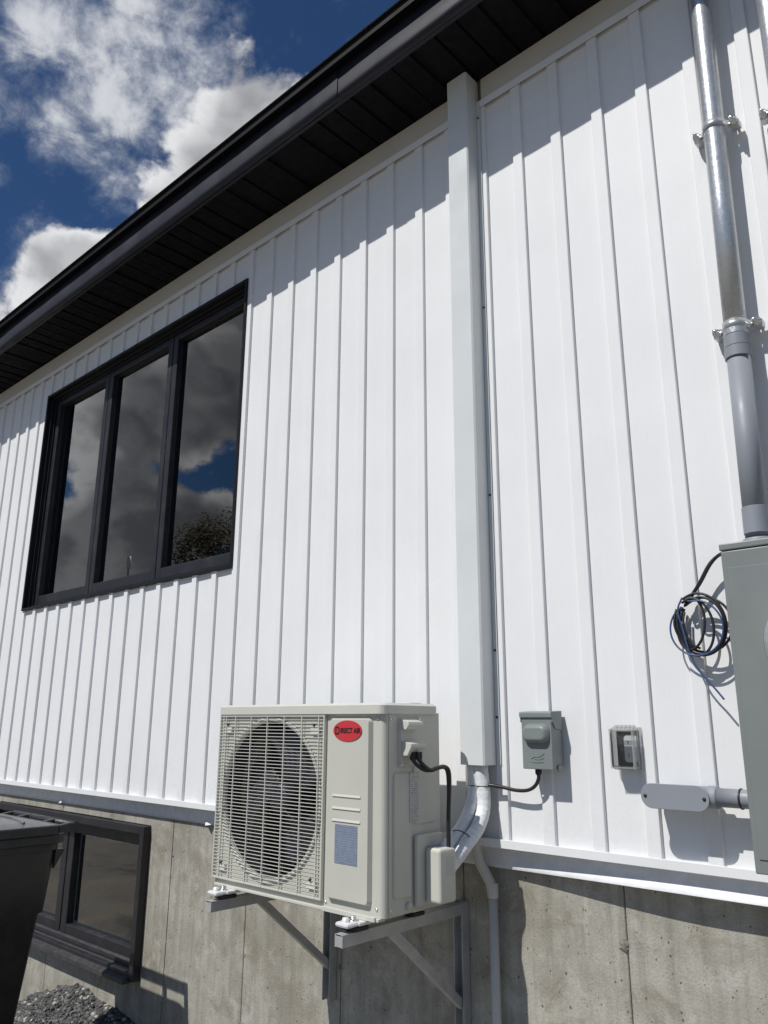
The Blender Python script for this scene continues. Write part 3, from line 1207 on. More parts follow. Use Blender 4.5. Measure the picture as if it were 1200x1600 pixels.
    p0, p1, q0, q1 = -1.722, -1.553, -0.467, 0.016
    outer = rounded_rect(p0, p1, q0, q1, 0.013, 5)
    inner = rounded_rect(p0 + 0.006, p1 - 0.006, q0 + 0.006, q1 - 0.006, 0.009, 5)
    A = [m.b.verts.new((x, yf - 0.0005, z)) for x, z in outer]
    B = [m.b.verts.new((x, UYF - 0.001, z)) for x, z in inner]
    for i in range(len(A)):
        j = (i + 1) % len(A)
        m.b.faces.new((A[i], A[j], B[j], B[i]))
    m.b.faces.new(B)
    sp = m.build('service_panel', 'unit_cream', t)
    ys = UYF - 0.001
    for z in (-0.197, -0.230, -0.262):
        m = MB()
        m.prism([(ys + 0.0005, z + 0.006), (ys - 0.0030, z - 0.001), (ys + 0.0005, z - 0.003)], 'x', -1.697, -1.587)
        m.build('pressed_rib', 'unit_cream', sp)
    # badge
    m = MB()
    e1 = [(-1.640 + 0.057 * math.cos(a), -0.0205 + 0.0285 * math.sin(a)) for a in [2 * math.pi * k / 40 for k in range(40)]]
    m.prism(e1, 'y', ys - 0.0025, ys - 0.0003)
    bd = m.build('badge', 'badge_red', sp)
    bd['label'] = 'red oval badge with dark lettering'
    text_mesh('D', 0.031, 'lettering', 'badge_ink', bd, (-1.6795, ys - 0.0028, -0.0215), 0.0008, 0.0004, 0.85)
    text_mesh('IRECT AIR', 0.0195, 'lettering', 'badge_ink', bd, (-1.627, ys - 0.0028, -0.0205), 0.0007, 0.0004, 0.92)
    # blue sticker
    m = MB()
    m.prism([(-1.684, -0.371), (-1.597, -0.371), (-1.597, -0.271), (-1.684, -0.271)], 'y', ys - 0.0012, ys - 0.0003)
    o = m.build('sticker', 'sticker_blue', sp)
    o['label'] = 'blue grey printed specification sticker'
    # base lip
    m = MB()
    m.box(UX0 + 0.02, UX1 - 0.01, UYF + 0.002, UYF + 0.030, UZ0 - 0.006, UZ0 + 0.0015, 0.001, 1)
    m.box(XS + 0.005, UX1 - 0.018, UYF - 0.004, UYF + 0.003, UZ0 - 0.006, UZ0 + 0.006, 0.001, 1)
    m.build('base_lip', 'unit_cream_light', t)
    # ---- right side face details
    xs = UX1
    def emboss(y0, y1, z0, z1, r, h, name='side_panel', mat='unit_cream', par=cas):
        m = MB()
        o_ = rounded_rect(y0, y1, z0, z1, r, 4)
        i_ = rounded_rect(y0 + 0.005, y1 - 0.005, z0 + 0.005, z1 - 0.005, max(0.003, r - 0.004), 4)
        A = [m.b.verts.new((xs + 0.0004, y, z)) for y, z in o_]
        B = [m.b.verts.new((xs + h, y, z)) for y, z in i_]
        for i in range(len(A)):
            j = (i + 1) % len(A)
            m.b.faces.new((A[i], A[j], B[j], B[i]))
        m.b.faces.new(B)
        return m.build(name, mat, par)
    emboss(-0.375, -0.298, -0.452, -0.130, 0.012, 0.004)
    emboss(-0.292, -0.190, -0.272, 0.000, 0.016, 0.004)
    term = emboss(-0.353, -0.262, -0.118, 0.018, 0.006, 0.007, 'terminal_cover', 'unit_cream', t)
    for (x, z) in ((UX1 - 0.024, 0.012), (UX1 - 0.024, -0.470), (XS + 0.006, -0.478)):
        m = MB()
        m.lathe([(0.0001, -0.0026), (0.0035, -0.0022), (0.004, 0.0)], (x, yf - 0.0004, z), 'y', 10)
        m.build('screw', 'bolt_zinc', cas)
    for (y, z) in ((-0.382, -0.475), (-0.382, 0.012), (-0.20, -0.475)):
        m = MB()
        m.lathe([(0.0001, 0.0026), (0.0035, 0.0022), (0.004, 0.0)], (xs + 0.0004, y, z), 'x', 10)
        m.build('screw', 'bolt_zinc', cas)
    # two hoods on the terminal cover
    m = MB()
    m.prism([(xs + 0.006, 0.012), (xs + 0.034, 0.005), (xs + 0.036, -0.003), (xs + 0.026, -0.016), (xs + 0.006, -0.016)], 'y', -0.347, -0.283, 0.0012)
    m.build('hood', 'unit_cream_light', term)
    m = MB()
    m.prism([(xs + 0.006, -0.046), (xs + 0.040, -0.054), (xs + 0.041, -0.062), (xs + 0.026, -0.086), (xs + 0.006, -0.086)], 'y', -0.343, -0.278, 0.0012)
    m.build('hood', 'unit_cream_light', term)
    for (y, z) in ((-0.346, -0.110), (-0.27, 0.012)):
        m = MB()
        m.lathe([(0.0001, 0.004), (0.004, 0.003), (0.0045, 0.0)], (xs + 0.007, y, z), 'x', 10)
        m.build('screw', 'bolt_zinc', term)
    m = MB()
    m.box(xs + 0.0042, xs + 0.0052, -0.310, -0.270, -0.262, -0.132)
    o = m.build('rating_plate', 'sticker_white', t)
    o['label'] = 'pale printed rating plate'
    # valve cover
    m = MB()
    m.box(xs + 0.0006, xs + 0.014, -0.290, -0.176, -0.478, -0.296, 0.006, 2)
    vb = m.build('valve_base', 'unit_cream', t)
    m = MB()
    m.box(xs + 0.013, xs + 0.068, -0.256, -0.184, -0.470, -0.330, 0.009, 3)
    vc = m.build('valve_cover', 'unit_cream_light', t)
    m = MB()
    m.box(xs + 0.0145, xs + 0.048, -0.246, -0.196, -0.3302, -0.3292)
    m.build('sticker', 'sticker_blue', vc)
    m = MB()
    m.box(xs + 0.0676, xs + 0.0686, -0.228, -0.198, -0.402, -0.352)
    m.build('pressed_text', 'unit_cream', vc)
    m = MB()
    m.lathe([(0.0001, 0.010), (0.006, 0.010), (0.010, 0.006), (0.010, 0.0)], (xs + 0.0005, -0.312, -0.470), 'x', 12)
    m.build('grommet', 'unit_cream', t)
    # feet on the brackets
    for x in (-1.585, -2.150):
        for y in (-0.418, -0.205):
            f = MB()
            f.box(x - 0.026, x + 0.026, y - 0.030, y + 0.022, UZ0 - 0.016, UZ0 - 0.0065, 0.003, 2)
            f.build('foot', 'foot_white', t)


build_unit()

# ------------------------------------------------------------------ brackets


def build_bracket(x, label):
    zt = -0.522                                # top of the arm
    t = thing('wall_bracket', label, 'bracket', (x, 0.03, -0.86), 'steel brackets under the outdoor unit')
    y1 = Y_CON - 0.003
    w = 0.0175
    # upright: U channel on the wall
    m = MB()
    poly = [(x - w, y1), (x - w, y1 - 0.032), (x - w + 0.003, y1 - 0.032), (x - w + 0.003, y1 - 0.003), (x + w - 0.003, y1 - 0.003), (x + w - 0.003, y1 - 0.032), (x + w, y1 - 0.032), (x + w, y1)]
    m.prism(poly, 'z', -0.90, zt + 0.004)
    up = m.build('upright', 'steel_bracket', t)
    # arm: channel opening downwards
    m = MB()
    w2 = 0.0140
    poly = [(x - w2, zt), (x + w2, zt), (x + w2, zt - 0.030), (x + w2 - 0.003, zt - 0.030), (x + w2 - 0.003, zt - 0.003), (x - w2 + 0.003, zt - 0.003), (x - w2 + 0.003, zt - 0.030), (x - w2, zt - 0.030)]
    m.prism(poly, 'y', -0.497, y1 - 0.004)
    m.build('arm', 'steel_bracket', t)
    m = MB()
    m.box(x - w2 + 0.003, x + w2 - 0.003, -0.497, -0.494, zt - 0.029, zt - 0.0005)
    m.build('end_plate', 'steel_bracket', t)
    # brace
    a = Vector((x, -0.300, zt - 0.024))
    b = Vector((x, y1 - 0.020, -0.795))
    d = (b - a).normalized()
    nrm = Vector((1, 0, 0)).cross(d)
    m = MB()
    sec = [(-0.0105, -0.011), (0.0105, -0.011), (0.0105, 0.011), (0.008, 0.011), (0.008, -0.0085), (-0.008, -0.0085), (-0.008, 0.011), (-0.0105, 0.011)]
    m.prism(sec, 'z', 0.0, (b - a).length)
    R3 = Matrix(((1, nrm.x, d.x), (0, nrm.y, d.y), (0, nrm.z, d.z))).to_4x4()
    m.xform(Matrix.Translation(a) @ R3)
    m.build('brace', 'steel_bracket', t)
    # rubber pads and bolts
    for y in (-0.434, -0.205):
        m = MB()
        m.box(x - 0.024, x + 0.024, y - 0.026, y + 0.026, zt + 0.0006, zt + 0.0125, 0.004, 2)
        m.build('rubber_pad', 'rubber_black', t)
        bm_ = MB()
        bm_.lathe([(0.0001, 0.016), (0.0065, 0.016), (0.0085, 0.014), (0.0085, 0.006), (0.014, 0.006), (0.014, 0.0)], (x, y - 0.010, zt + 0.020), 'z', 6)
        bm_.build('bolt', 'bolt_zinc', t)
    # wrapped silver clip on the arm tip
    m = MB()
    m.box(x - 0.027, x + 0.022, -0.487, -0.440, zt + 0.0128, zt + 0.025, 0.006, 2)
    m.lathe([(0.0001, 0.011), (0.009, 0.010), (0.011, 0.0)], (x - 0.004, -0.468, zt + 0.0245), 'z', 8)
    m.build('clip', 'foot_white', t)
    for z in (-0.56, -0.60, -0.86):
        m = MB()
        m.lathe([(0.0001, -0.007), (0.006, -0.007), (0.007, 0.0)], (x, y1 - 0.0035, z), 'y', 6)
        m.build('anchor_bolt', 'bolt_zinc', up)


build_bracket(-1.585, 'steel wall bracket under the valve side of the outdoor unit, beside drain pipe')
build_bracket(-2.150, 'steel wall bracket under the fan grille side of the outdoor unit')

# ------------------------------------------------------------------ refrigerant lines, cables, drain


def build_lines():
    t = thing('refrigerant_lines', 'pair of white taped refrigerant lines curving from cover into the unit', 'pipe', (-1.45, -0.05, -0.40))
    pa = [(-1.454, -0.042, 0.02), (-1.452, -0.044, -0.12), (-1.442, -0.050, -0.225), (-1.437, -0.086, -0.284), (-1.444, -0.130, -0.324), (-1.458, -0.164, -0.362), (-1.470, -0.200, -0.396)]
    pb = [(-1.484, -0.040, 0.02), (-1.482, -0.044, -0.12), (-1.476, -0.054, -0.205), (-1.474, -0.096, -0.268), (-1.480, -0.140, -0.312), (-1.486, -0.172, -0.338), (-1.490, -0.200, -0.360)]
    for p, r in ((pa, 0.0205), (pb, 0.0185)):
        m = MB()
        q = catmull([Vector(v) for v in p], 30)
        rad = [r * (0.985 + 0.03 * ((i * 0.13 + r * 40) % 1.0) + 0.012 * random.uniform(-1, 1)) for i in range(len(q))]
        m.tube(q, r, 16, 0, True, rad)
        m.build('insulated_pipe', 'tape_white', t)
    for c, dr in (((-1.462, -0.047, -0.178), (0, 0.05, 1)), ((-1.463, -0.128, -0.318), (0, 0.72, 0.68))):
        m = MB()
        d = Vector(dr).normalized()
        u = Vector((1, 0, 0))
        w = d.cross(u).normalized()
        lst = []
        for k in range(29):
            a = 2 * math.pi * k / 28
            ell = 0.0365 if abs(dr[1]) < 0.3 else 0.034
            lst.append(Vector(c) + u * math.cos(a) * ell + w * math.sin(a) * (0.0205 if abs(dr[1]) < 0.3 else 0.036))
        m.tube(lst, 0.0016, 6)
        m.build('cable_tie', 'cable_black', t)
    # power cables looping from the terminal cover to the line set
    t2 = thing('unit_power_cable', 'pair of black cables looping from terminal cover down beside the unit', 'cable', (-1.46, -0.25, -0.33))
    for dx, r in ((0.0, 0.0055), (0.010, 0.0062)):
        m = MB()
        m.tube([(-1.485 + dx, -0.325 + dx, -0.082), (-1.478 + dx, -0.318 + 1.5 * dx, -0.105), (-1.465 + dx, -0.292 + dx, -0.124), (-1.458 + dx, -0.262, -0.124 + 0.4 * dx), (-1.452 + 0.6 * dx, -0.232, -0.117), (-1.448 + 0.5 * dx, -0.214, -0.128), (-1.448 + 0.3 * dx, -0.208, -0.17), (-1.452, -0.205, -0.24), (-1.455, -0.204, -0.335)], r, 9, 8)
        m.build('cable', 'cable_black', t2)
    for z, p in ((-0.082, (-1.482, -0.322)), (-0.082, (-1.470, -0.310))):
        m = MB()
        m.lathe([(0.009, 0.006), (0.009, -0.012), (0.007, -0.016)], (p[0], p[1], z), 'z', 10)
        m.build('gland', 'rubber_black', t2)
    # drain pipe
    t3 = thing('drain_pipe', 'pale plastic drain pipe running down the concrete beside the bracket', 'pipe', (-1.44, 0.0, -1.5))
    m = MB()
    m.tube([(-1.500, -0.022, -0.16), (-1.500, -0.022, -0.25), (-1.497, -0.020, -0.330), (-1.492, -0.014, -0.385), (-1.475, -0.004, -0.425), (-1.462, 0.002, -0.452), (-1.458, 0.005, -0.480)], 0.0155, 14, 8)
    m.build('hose', 'drain_white', t3)
    m = MB()
    m.lathe([(0.0155, 0.03), (0.0165, 0.028), (0.0165, -0.01), (0.0145, -0.012)], (-1.458, 0.006, -0.478), 'z', 18)
    m.build('coupling', 'drain_white', t3)
    m = MB()
    m.tube([(-1.458, 0.006, -0.47), (-1.459, 0.008, -0.9), (-1.462, 0.010, -1.62)], 0.0135, 16)
    m.build('pipe', 'drain_white', t3)


build_lines()

# ------------------------------------------------------------------ disconnect, outlet, conduit body


def build_disconnect():
    t = thing('disconnect_box', 'grey metal electrical disconnect box with raised oval cover next to the line cover', 'electrical box', (-1.24, 0, -0.122))
    x0, x1, yf, z0, z1 = -1.291, -1.193, -0.066, -0.122, 0.020
    m = MB()
    m.box(x0, x1, yf, -0.013, z0, z1, 0.002, 2)
    b = m.build('body', 'box_grey', t)
    m = MB()
    m.prism([(-0.012, 0.037), (yf - 0.003, 0.034), (yf - 0.005, 0.030), (yf - 0.005, 0.019), (yf - 0.0012, 0.0185), (-0.012, 0.0185)], 'x', x0 - 0.003, x1 + 0.003)
    # side ears of the hood
    m.prism([(-0.014, 0.0186), (yf - 0.0005, 0.0186), (yf - 0.0005, 0.006), (yf + 0.006, 0.004), (yf + 0.018, -0.012), (-0.014, -0.016)], 'x', x1 + 0.0006, x1 + 0.003)
    m.prism([(-0.014, 0.0186), (yf - 0.0005, 0.0186), (yf - 0.0005, 0.006), (yf + 0.006, 0.004), (yf + 0.018, -0.012), (-0.014, -0.016)], 'x', x0 - 0.003, x0 - 0.0006)
    m.build('hood', 'box_grey', t)
    # raised oval
    m = MB()
    levels = ((0.0, 0.0), (0.012, 0.004), (0.017, 0.009), (0.019, 0.014))
    prev = None
    for (h, ins) in levels:
        pts = rounded_rect(-1.284 + ins, -1.198 - ins, -0.053 + ins, 0.002 - ins, max(0.006, 0.022 - ins), 6)
        ring = [m.b.verts.new((x, yf - 0.0006 - h, z)) for x, z in pts]
        if prev:
            for i in range(len(ring)):
                j = (i + 1) % len(ring)
                f = m.b.faces.new((prev[i], prev[j], ring[j], ring[i]))
                f.smooth = True
        prev = ring
    m.b.faces.new(prev)
    m.build('raised_cover', 'box_grey', b)
    # embossed mark: a small swoosh and underline
    m = MB()
    y = yf - 0.0008
    m.tube([(-1.262, y, -0.094), (-1.250, y, -0.088), (-1.238, y, -0.0885), (-1.226, y, -0.083), (-1.219, y, -0.078)], 0.0009, 6, 4)
    m.tube([(-1.264, y, -0.101), (-1.246, y, -0.1035), (-1.222, y, -0.102)], 0.0008, 6, 4)
    m.tube([(-1.252, y, -0.094), (-1.240, y, -0.0955), (-1.228, y, -0.094), (-1.222, y, -0.090)], 0.0008, 6, 4)
    m.build('embossed_mark', 'box_grey', b)
    m = MB()
    m.lathe([(0.007, 0.0), (0.009, -0.001), (0.009, -0.012), (0.0065, -0.016)], (-1.254, -0.045, z0), 'z', 14)
    m.build('gland', 'rubber_black', t)
    m = MB()
    m.box(x1 + 0.0006, x1 + 0.004, -0.045, -0.020, z0 - 0.006, z0 + 0.012, 0.001, 1)
    m.build('hasp', 'box_grey', t)
    o = MB()
    o.tube([(-1.254, -0.045, -0.132), (-1.256, -0.044, -0.150), (-1.272, -0.040, -0.170), (-1.300, -0.036, -0.182), (-1.340, -0.034, -0.184), (-1.385, -0.035, -0.178), (-1.425, -0.040, -0.174), (-1.445, -0.050, -0.170)], 0.0052, 10, 8)
    c = o.build('disconnect_cable', 'cable_black')
    tag(c, 'black cable sagging from the grey disconnect box to the taped lines', 'cable')


build_disconnect()


def build_outlet():
    t = thing('outlet_cover', 'clear bubble weatherproof outlet cover between the disconnect box and conduit fitting', 'outlet', (-0.99, 0, -0.115))
    x0, x1, z0, z1 = -1.034, -0.954, -0.116, -0.006
    m = MB()
    frame_boxes(m, x0, x1, z0, z1, 0.009, -0.024, -0.010, 0.002)
    base = m.build('base_frame', 'clear_plastic', t)
    m = MB()
    m.box(x0 + 0.009, x1 - 0.009, -0.014, -0.010, z0 + 0.009, z1 - 0.009)
    m.build('back_plate', 'outlet_dark', t)
    # outlet face
    m = MB()
    m.prism(rounded_rect(-1.001, -0.966, z0 + 0.020, z1 - 0.022, 0.008, 4), 'y', -0.022, -0.0142)
    f = m.build('outlet_face', 'outlet_white', t)
    m = MB()
    for zc in (-0.046, -0.078):
        for dx in (-0.006, 0.006):
            m.box(-0.9835 + dx - 0.001, -0.9835 + dx + 0.001, -0.0226, -0.0222, zc - 0.005, zc + 0.005)
    m.build('slots', 'outlet_dark', f)
    # bubble cover: tapered clear hood, a thin shell
    m = MB()
    A = [(x0 + 0.002, -0.0242), (x1 - 0.002, -0.0242)]
    lo = rounded_rect(x0 + 0.002, x1 - 0.003, z0 + 0.002, z1 - 0.002, 0.007, 4)
    mid = rounded_rect(x0 + 0.004, x1 - 0.006, z0 + 0.004, z1 - 0.004, 0.007, 4)
    hi = rounded_rect(x0 + 0.009, x1 - 0.014, z0 + 0.010, z1 - 0.010, 0.006, 4)
    rings = []
    for pts, y in ((lo, -0.0245), (mid, -0.042), (hi, -0.051)):
        rings.append([m.b.verts.new((x, y, z)) for x, z in pts])
    for a, b in zip(rings[:-1], rings[1:]):
        for i in range(len(a)):
            j = (i + 1) % len(a)
            m.b.faces.new((a[i], a[j], b[j], b[i]))
    m.b.faces.new(rings[-1])
    m.build('bubble_cover', 'glass_clear', t)
    m = MB()
    frame_boxes(m, x0 + 0.004, x1 - 0.005, z0 + 0.004, z1 - 0.004, 0.008, -0.0505, -0.043, 0.002)
    m.build('cover_rim', 'clear_plastic', t)
    m = MB()
    for k in range(5):
        m.box(x0 + 0.012 + 0.012 * k, x0 + 0.020 + 0.012 * k, -0.032, -0.020, z1 - 0.001, z1 + 0.005, 0.001, 1)
    m.build('hinge', 'clear_plastic', base)


build_outlet()


def build_conduit_body():
    t = thing('conduit_fitting', 'blue grey plastic conduit fitting with oval cover plate beside the meter box', 'conduit fitting', (-0.80, 0, -0.198))
    x0, x1, z0, z1 = -0.932, -0.762, -0.199, -0.140
    m = MB()
    m.prism(rounded_rect(x0, x1, z0, z1, 0.0292, 8), 'y', -0.092, -0.087, 0.0012)
    p = m.build('cover_plate', 'pvc_grey', t)
    m = MB()
    m.prism(rounded_rect(x0 + 0.006, x1 - 0.005, z0 + 0.004, z1 - 0.004, 0.025, 8), 'y', -0.0868, -0.030, 0.003)
    m.build('body', 'pvc_grey', t)
    m = MB()
    m.tube([(-0.90, -0.04, -0.170), (-0.90, 0.03, -0.170)], 0.024, 20)
    m.build('rear_hub', 'pvc_grey', t)
    for x in (x0 + 0.012, x1 - 0.012):
        m = MB()
        m.lathe([(0.0001, -0.002), (0.004, -0.0018), (0.0045, 0.0)], (x, -0.0923, -0.1695), 'y', 10)
        m.build('screw', 'screw_dark', p)
    cy = -0.062
    m = MB()
    m.lathe([(0.024, 0.0), (0.026, 0.002), (0.026, 0.022), (0.0245, 0.024), (0.0215, 0.0242), (0.0215, 0.10)], (x1 - 0.012, cy, -0.166), 'x', 24)
    m.build('pipe', 'pvc_grey', t)
    m = MB()
    m.lathe([(0.0222, 0.0), (0.0238, 0.001), (0.0238, 0.004), (0.0222, 0.005)], (-0.700, cy, -0.166), 'x', 24)
    m.build('cable_tie', 'cable_black', t)


build_conduit_body()

# ------------------------------------------------------------------ meter box, conduits


def build_meter():
    t = thing('meter_box', 'grey metal electric meter box at the right edge with glass meter', 'meter box', (-0.49, 0, -0.315))
    x0, x1, yf, z0, z1 = -0.662, -0.320, -0.130, -0.314, 0.424
    m = MB()
    m.box(x0, x1, yf, -0.013, z0, z1 - 0.018, 0.003, 2)
    b = m.build('body', 'meter_grey', t)
    m = MB()
    m.box(x0 - 0.002, x1 + 0.002, yf - 0.003, -0.013, z1 - 0.0165, z1, 0.003, 2)
    m.build('top_cap', 'meter_grey', t)
    m = MB()
    m.box(x0 + 0.012, x1 - 0.012, yf - 0.0028, yf - 0.0004, z0 + 0.03, z1 - 0.06, 0.001, 1)
    c = m.build('door', 'meter_grey', t)
    ctr = (-0.474, yf - 0.003, 0.178)
    m = MB()
    m.lathe([(0.108, 0.0), (0.108, -0.018), (0.102, -0.024), (0.092, -0.024), (0.090, -0.014)], ctr, 'y', 40)
    m.build('meter_ring', 'bolt_zinc', t)
    m = MB()
    m.lathe([(0.089, -0.012), (0.089, -0.075), (0.082, -0.092), (0.060, -0.100), (0.0005, -0.102)], ctr, 'y', 40)
    m.build('meter_glass', 'clear_plastic', t)
    m = MB()
    m.lathe([(0.080, -0.010), (0.078, -0.060), (0.0005, -0.062)], ctr, 'y', 32)
    m.build('meter_face', 'sticker_white', t)
    for x in (-0.594, -0.406):
        m = MB()
        m.lathe([(0.037, 0.0), (0.037, 0.012), (0.034, 0.016)], (x, -0.056, z1), 'z', 28)
        m.build('hub', 'pvc_grey', t)


build_meter()


def build_mast(xt, xb, y, strap_z, label, pvc_top, name='conduit_mast'):
    z_top, z_bot = 3.35, 0.436
    t = thing(name, label, 'conduit', (xb, y, z_bot))
    def xat(z):
        return xb + (xt - xb) * (z - 0.45) / (2.1 - 0.45)
    def pt(z):
        return Vector((xat(z), y, z))
    r = 0.0285
    m = MB()
    m.tube([pt(pvc_top + 0.03), pt(1.4), pt(2.2), pt(z_top)], r, 32)
    m.build('steel_pipe', 'galvanised', t)
    # coupling and pvc
    m = MB()
    m.tube([pt(z_bot), pt(pvc_top - 0.03)], 0.0290, 32)
    m.build('plastic_pipe', 'pvc_grey', t)
    for (z0, z1, rr) in ((pvc_top - 0.045, pvc_top - 0.015, 0.0330), (pvc_top - 0.014, pvc_top + 0.018, 0.0318), (pvc_top + 0.019, pvc_top + 0.036, 0.0315), (0.452, 0.520, 0.0308)):
        m = MB()
        m.tube([pt(z0), pt(z0 + 0.001), pt(z1 - 0.001), pt(z1)], rr, 56, radii=[rr - 0.0012, rr, rr, rr - 0.0012])
        for f in m.b.faces:
            f.smooth = False
        m.build('coupling', 'pvc_grey' if z0 < pvc_top + 0.01 else 'galvanised', t)
    # straps with bolted ears
    for sz in strap_z:
        m = MB()
        x = xat(sz)
        rows = []
        for k in range(25):
            a = math.radians(180 + 180 * k / 24)
            rows.append([(x + 0.0302 * math.cos(a), y + 0.0302 * math.sin(a), sz - 0.011), (x + 0.0302 * math.cos(a), y + 0.0302 * math.sin(a), sz + 0.011)])
        rows = [[(x - 0.060, y + 0.010, sz - 0.011), (x - 0.060, y + 0.010, sz + 0.011)], [(x - 0.034, y + 0.010, sz - 0.011), (x - 0.034, y + 0.010, sz + 0.011)]] + rows + [[(x + 0.034, y + 0.010, sz - 0.011), (x + 0.034, y + 0.010, sz + 0.011)], [(x + 0.060, y + 0.010, sz - 0.011), (x + 0.060, y + 0.010, sz + 0.011)]]
        m.sheet(rows)
        s = m.build('strap', 'galvanised', t)
        sd = s.modifiers.new('thickness', 'SOLIDIFY')
        sd.thickness = 0.0025
        sd.offset = 0
        for dx in (-0.050, 0.050):
            m = MB()
            m.lathe([(0.0001, -0.026), (0.0045, -0.026), (0.0045, -0.014), (0.009, -0.014), (0.009, -0.004), (0.012, -0.004), (0.012, -0.001), (0.004, -0.001), (0.004, 0.070)], (x + dx, y + 0.010, sz), 'y', 8)
            m.build('bolt', 'bolt_zinc', s)
            m = MB()
            m.box(x + dx - 0.012, x + dx + 0.012, y + 0.0135, -0.0135, sz - 0.010, sz + 0.010, 0.002, 1)
            m.build('stand_off', 'galvanised', s)


build_mast(-0.571, -0.594, -0.056, (1.630, 1.012), 'galvanised steel conduit rising from grey plastic pipe above the meter box', 0.965)
build_mast(-0.396, -0.406, -0.056, (1.605, 1.0), 'second galvanised conduit cut off by the top right corner of the photo', 0.965)


def build_wire_coil():
    t = thing('wire_coil', 'loose coil of black and blue wires hanging beside the meter box', 'wire', (-0.76, -0.03, 0.17))
    rnd = random.Random(3)
    # bundle running up to the box
    def loop(cx, cz, rx, rz, y, tilt, start, turns, n=30):
        pts = []
        for k in range(int(n * turns) + 1):
            a = math.radians(start) - 2 * math.pi * k / n
            u, v = rx * math.cos(a), rz * math.sin(a)
            pts.append(Vector((cx + u * math.cos(tilt) - v * math.sin(tilt), y - 0.012 * math.sin(a * 0.5 + 1), cz + u * math.sin(tilt) + v * math.cos(tilt))))
        return pts
    top = [Vector((-0.655, -0.05, 0.412)), Vector((-0.690, -0.045, 0.418)), Vector((-0.722, -0.04, 0.398)), Vector((-0.755, -0.036, 0.350)), Vector((-0.783, -0.034, 0.318))]
    specs = [(-0.762, 0.247, 0.066, 0.078, -0.034, 0.10, 'cable_black', 1.0), (-0.758, 0.243, 0.060, 0.071, -0.040, -0.05, 'cable_black', 1.0),
             (-0.752, 0.245, 0.070, 0.068, -0.030, 0.25, 'cable_black', 1.0), (-0.785, 0.250, 0.038, 0.066, -0.038, -0.15, 'cable_black', 1.0),
             (-0.772, 0.240, 0.048, 0.072, -0.044, 0.05, 'cable_black', 1.0), (-0.769, 0.237, 0.070, 0.069, -0.048, -0.30, 'cable_blue', 1.0)]
    for i, (cx, cz, rx, rz, y, ti, mt, tu) in enumerate(specs):
        m = MB()
        l = loop(cx, cz, rx, rz, y, ti, 128, tu)
        jit = [v + Vector((rnd.uniform(-0.002, 0.002), rnd.uniform(-0.002, 0.002), rnd.uniform(-0.002, 0.002))) for v in top]
        m.tube(catmull(jit + l[1::2], 4), 0.0034 if mt == 'cable_black' else 0.0024, 7)
        m.build('wire', mt, t)
    # binding turns at the left of the coil
    m = MB()
    for k in range(4):
        m.tube([(-0.820 + 0.007 * k, -0.040, 0.290 - 0.003 * k), (-0.826 + 0.008 * k, -0.046, 0.250), (-0.815 + 0.008 * k, -0.042, 0.212 - 0.003 * k), (-0.795 + 0.009 * k, -0.038, 0.186)], 0.0031, 7, 6)
    m.build('wire', 'cable_black', t)
    # blue tail
    m = MB()
    m.tube([(-0.800, -0.045, 0.318), (-0.812, -0.05, 0.285), (-0.803, -0.05, 0.235), (-0.795, -0.05, 0.19), (-0.783, -0.048, 0.150), (-0.765, -0.045, 0.118), (-0.742, -0.045, 0.090), (-0.720, -0.045, 0.060)], 0.0024, 7, 6)
    m.build('wire', 'cable_blue', t)


build_wire_coil()

# ------------------------------------------------------------------ bin


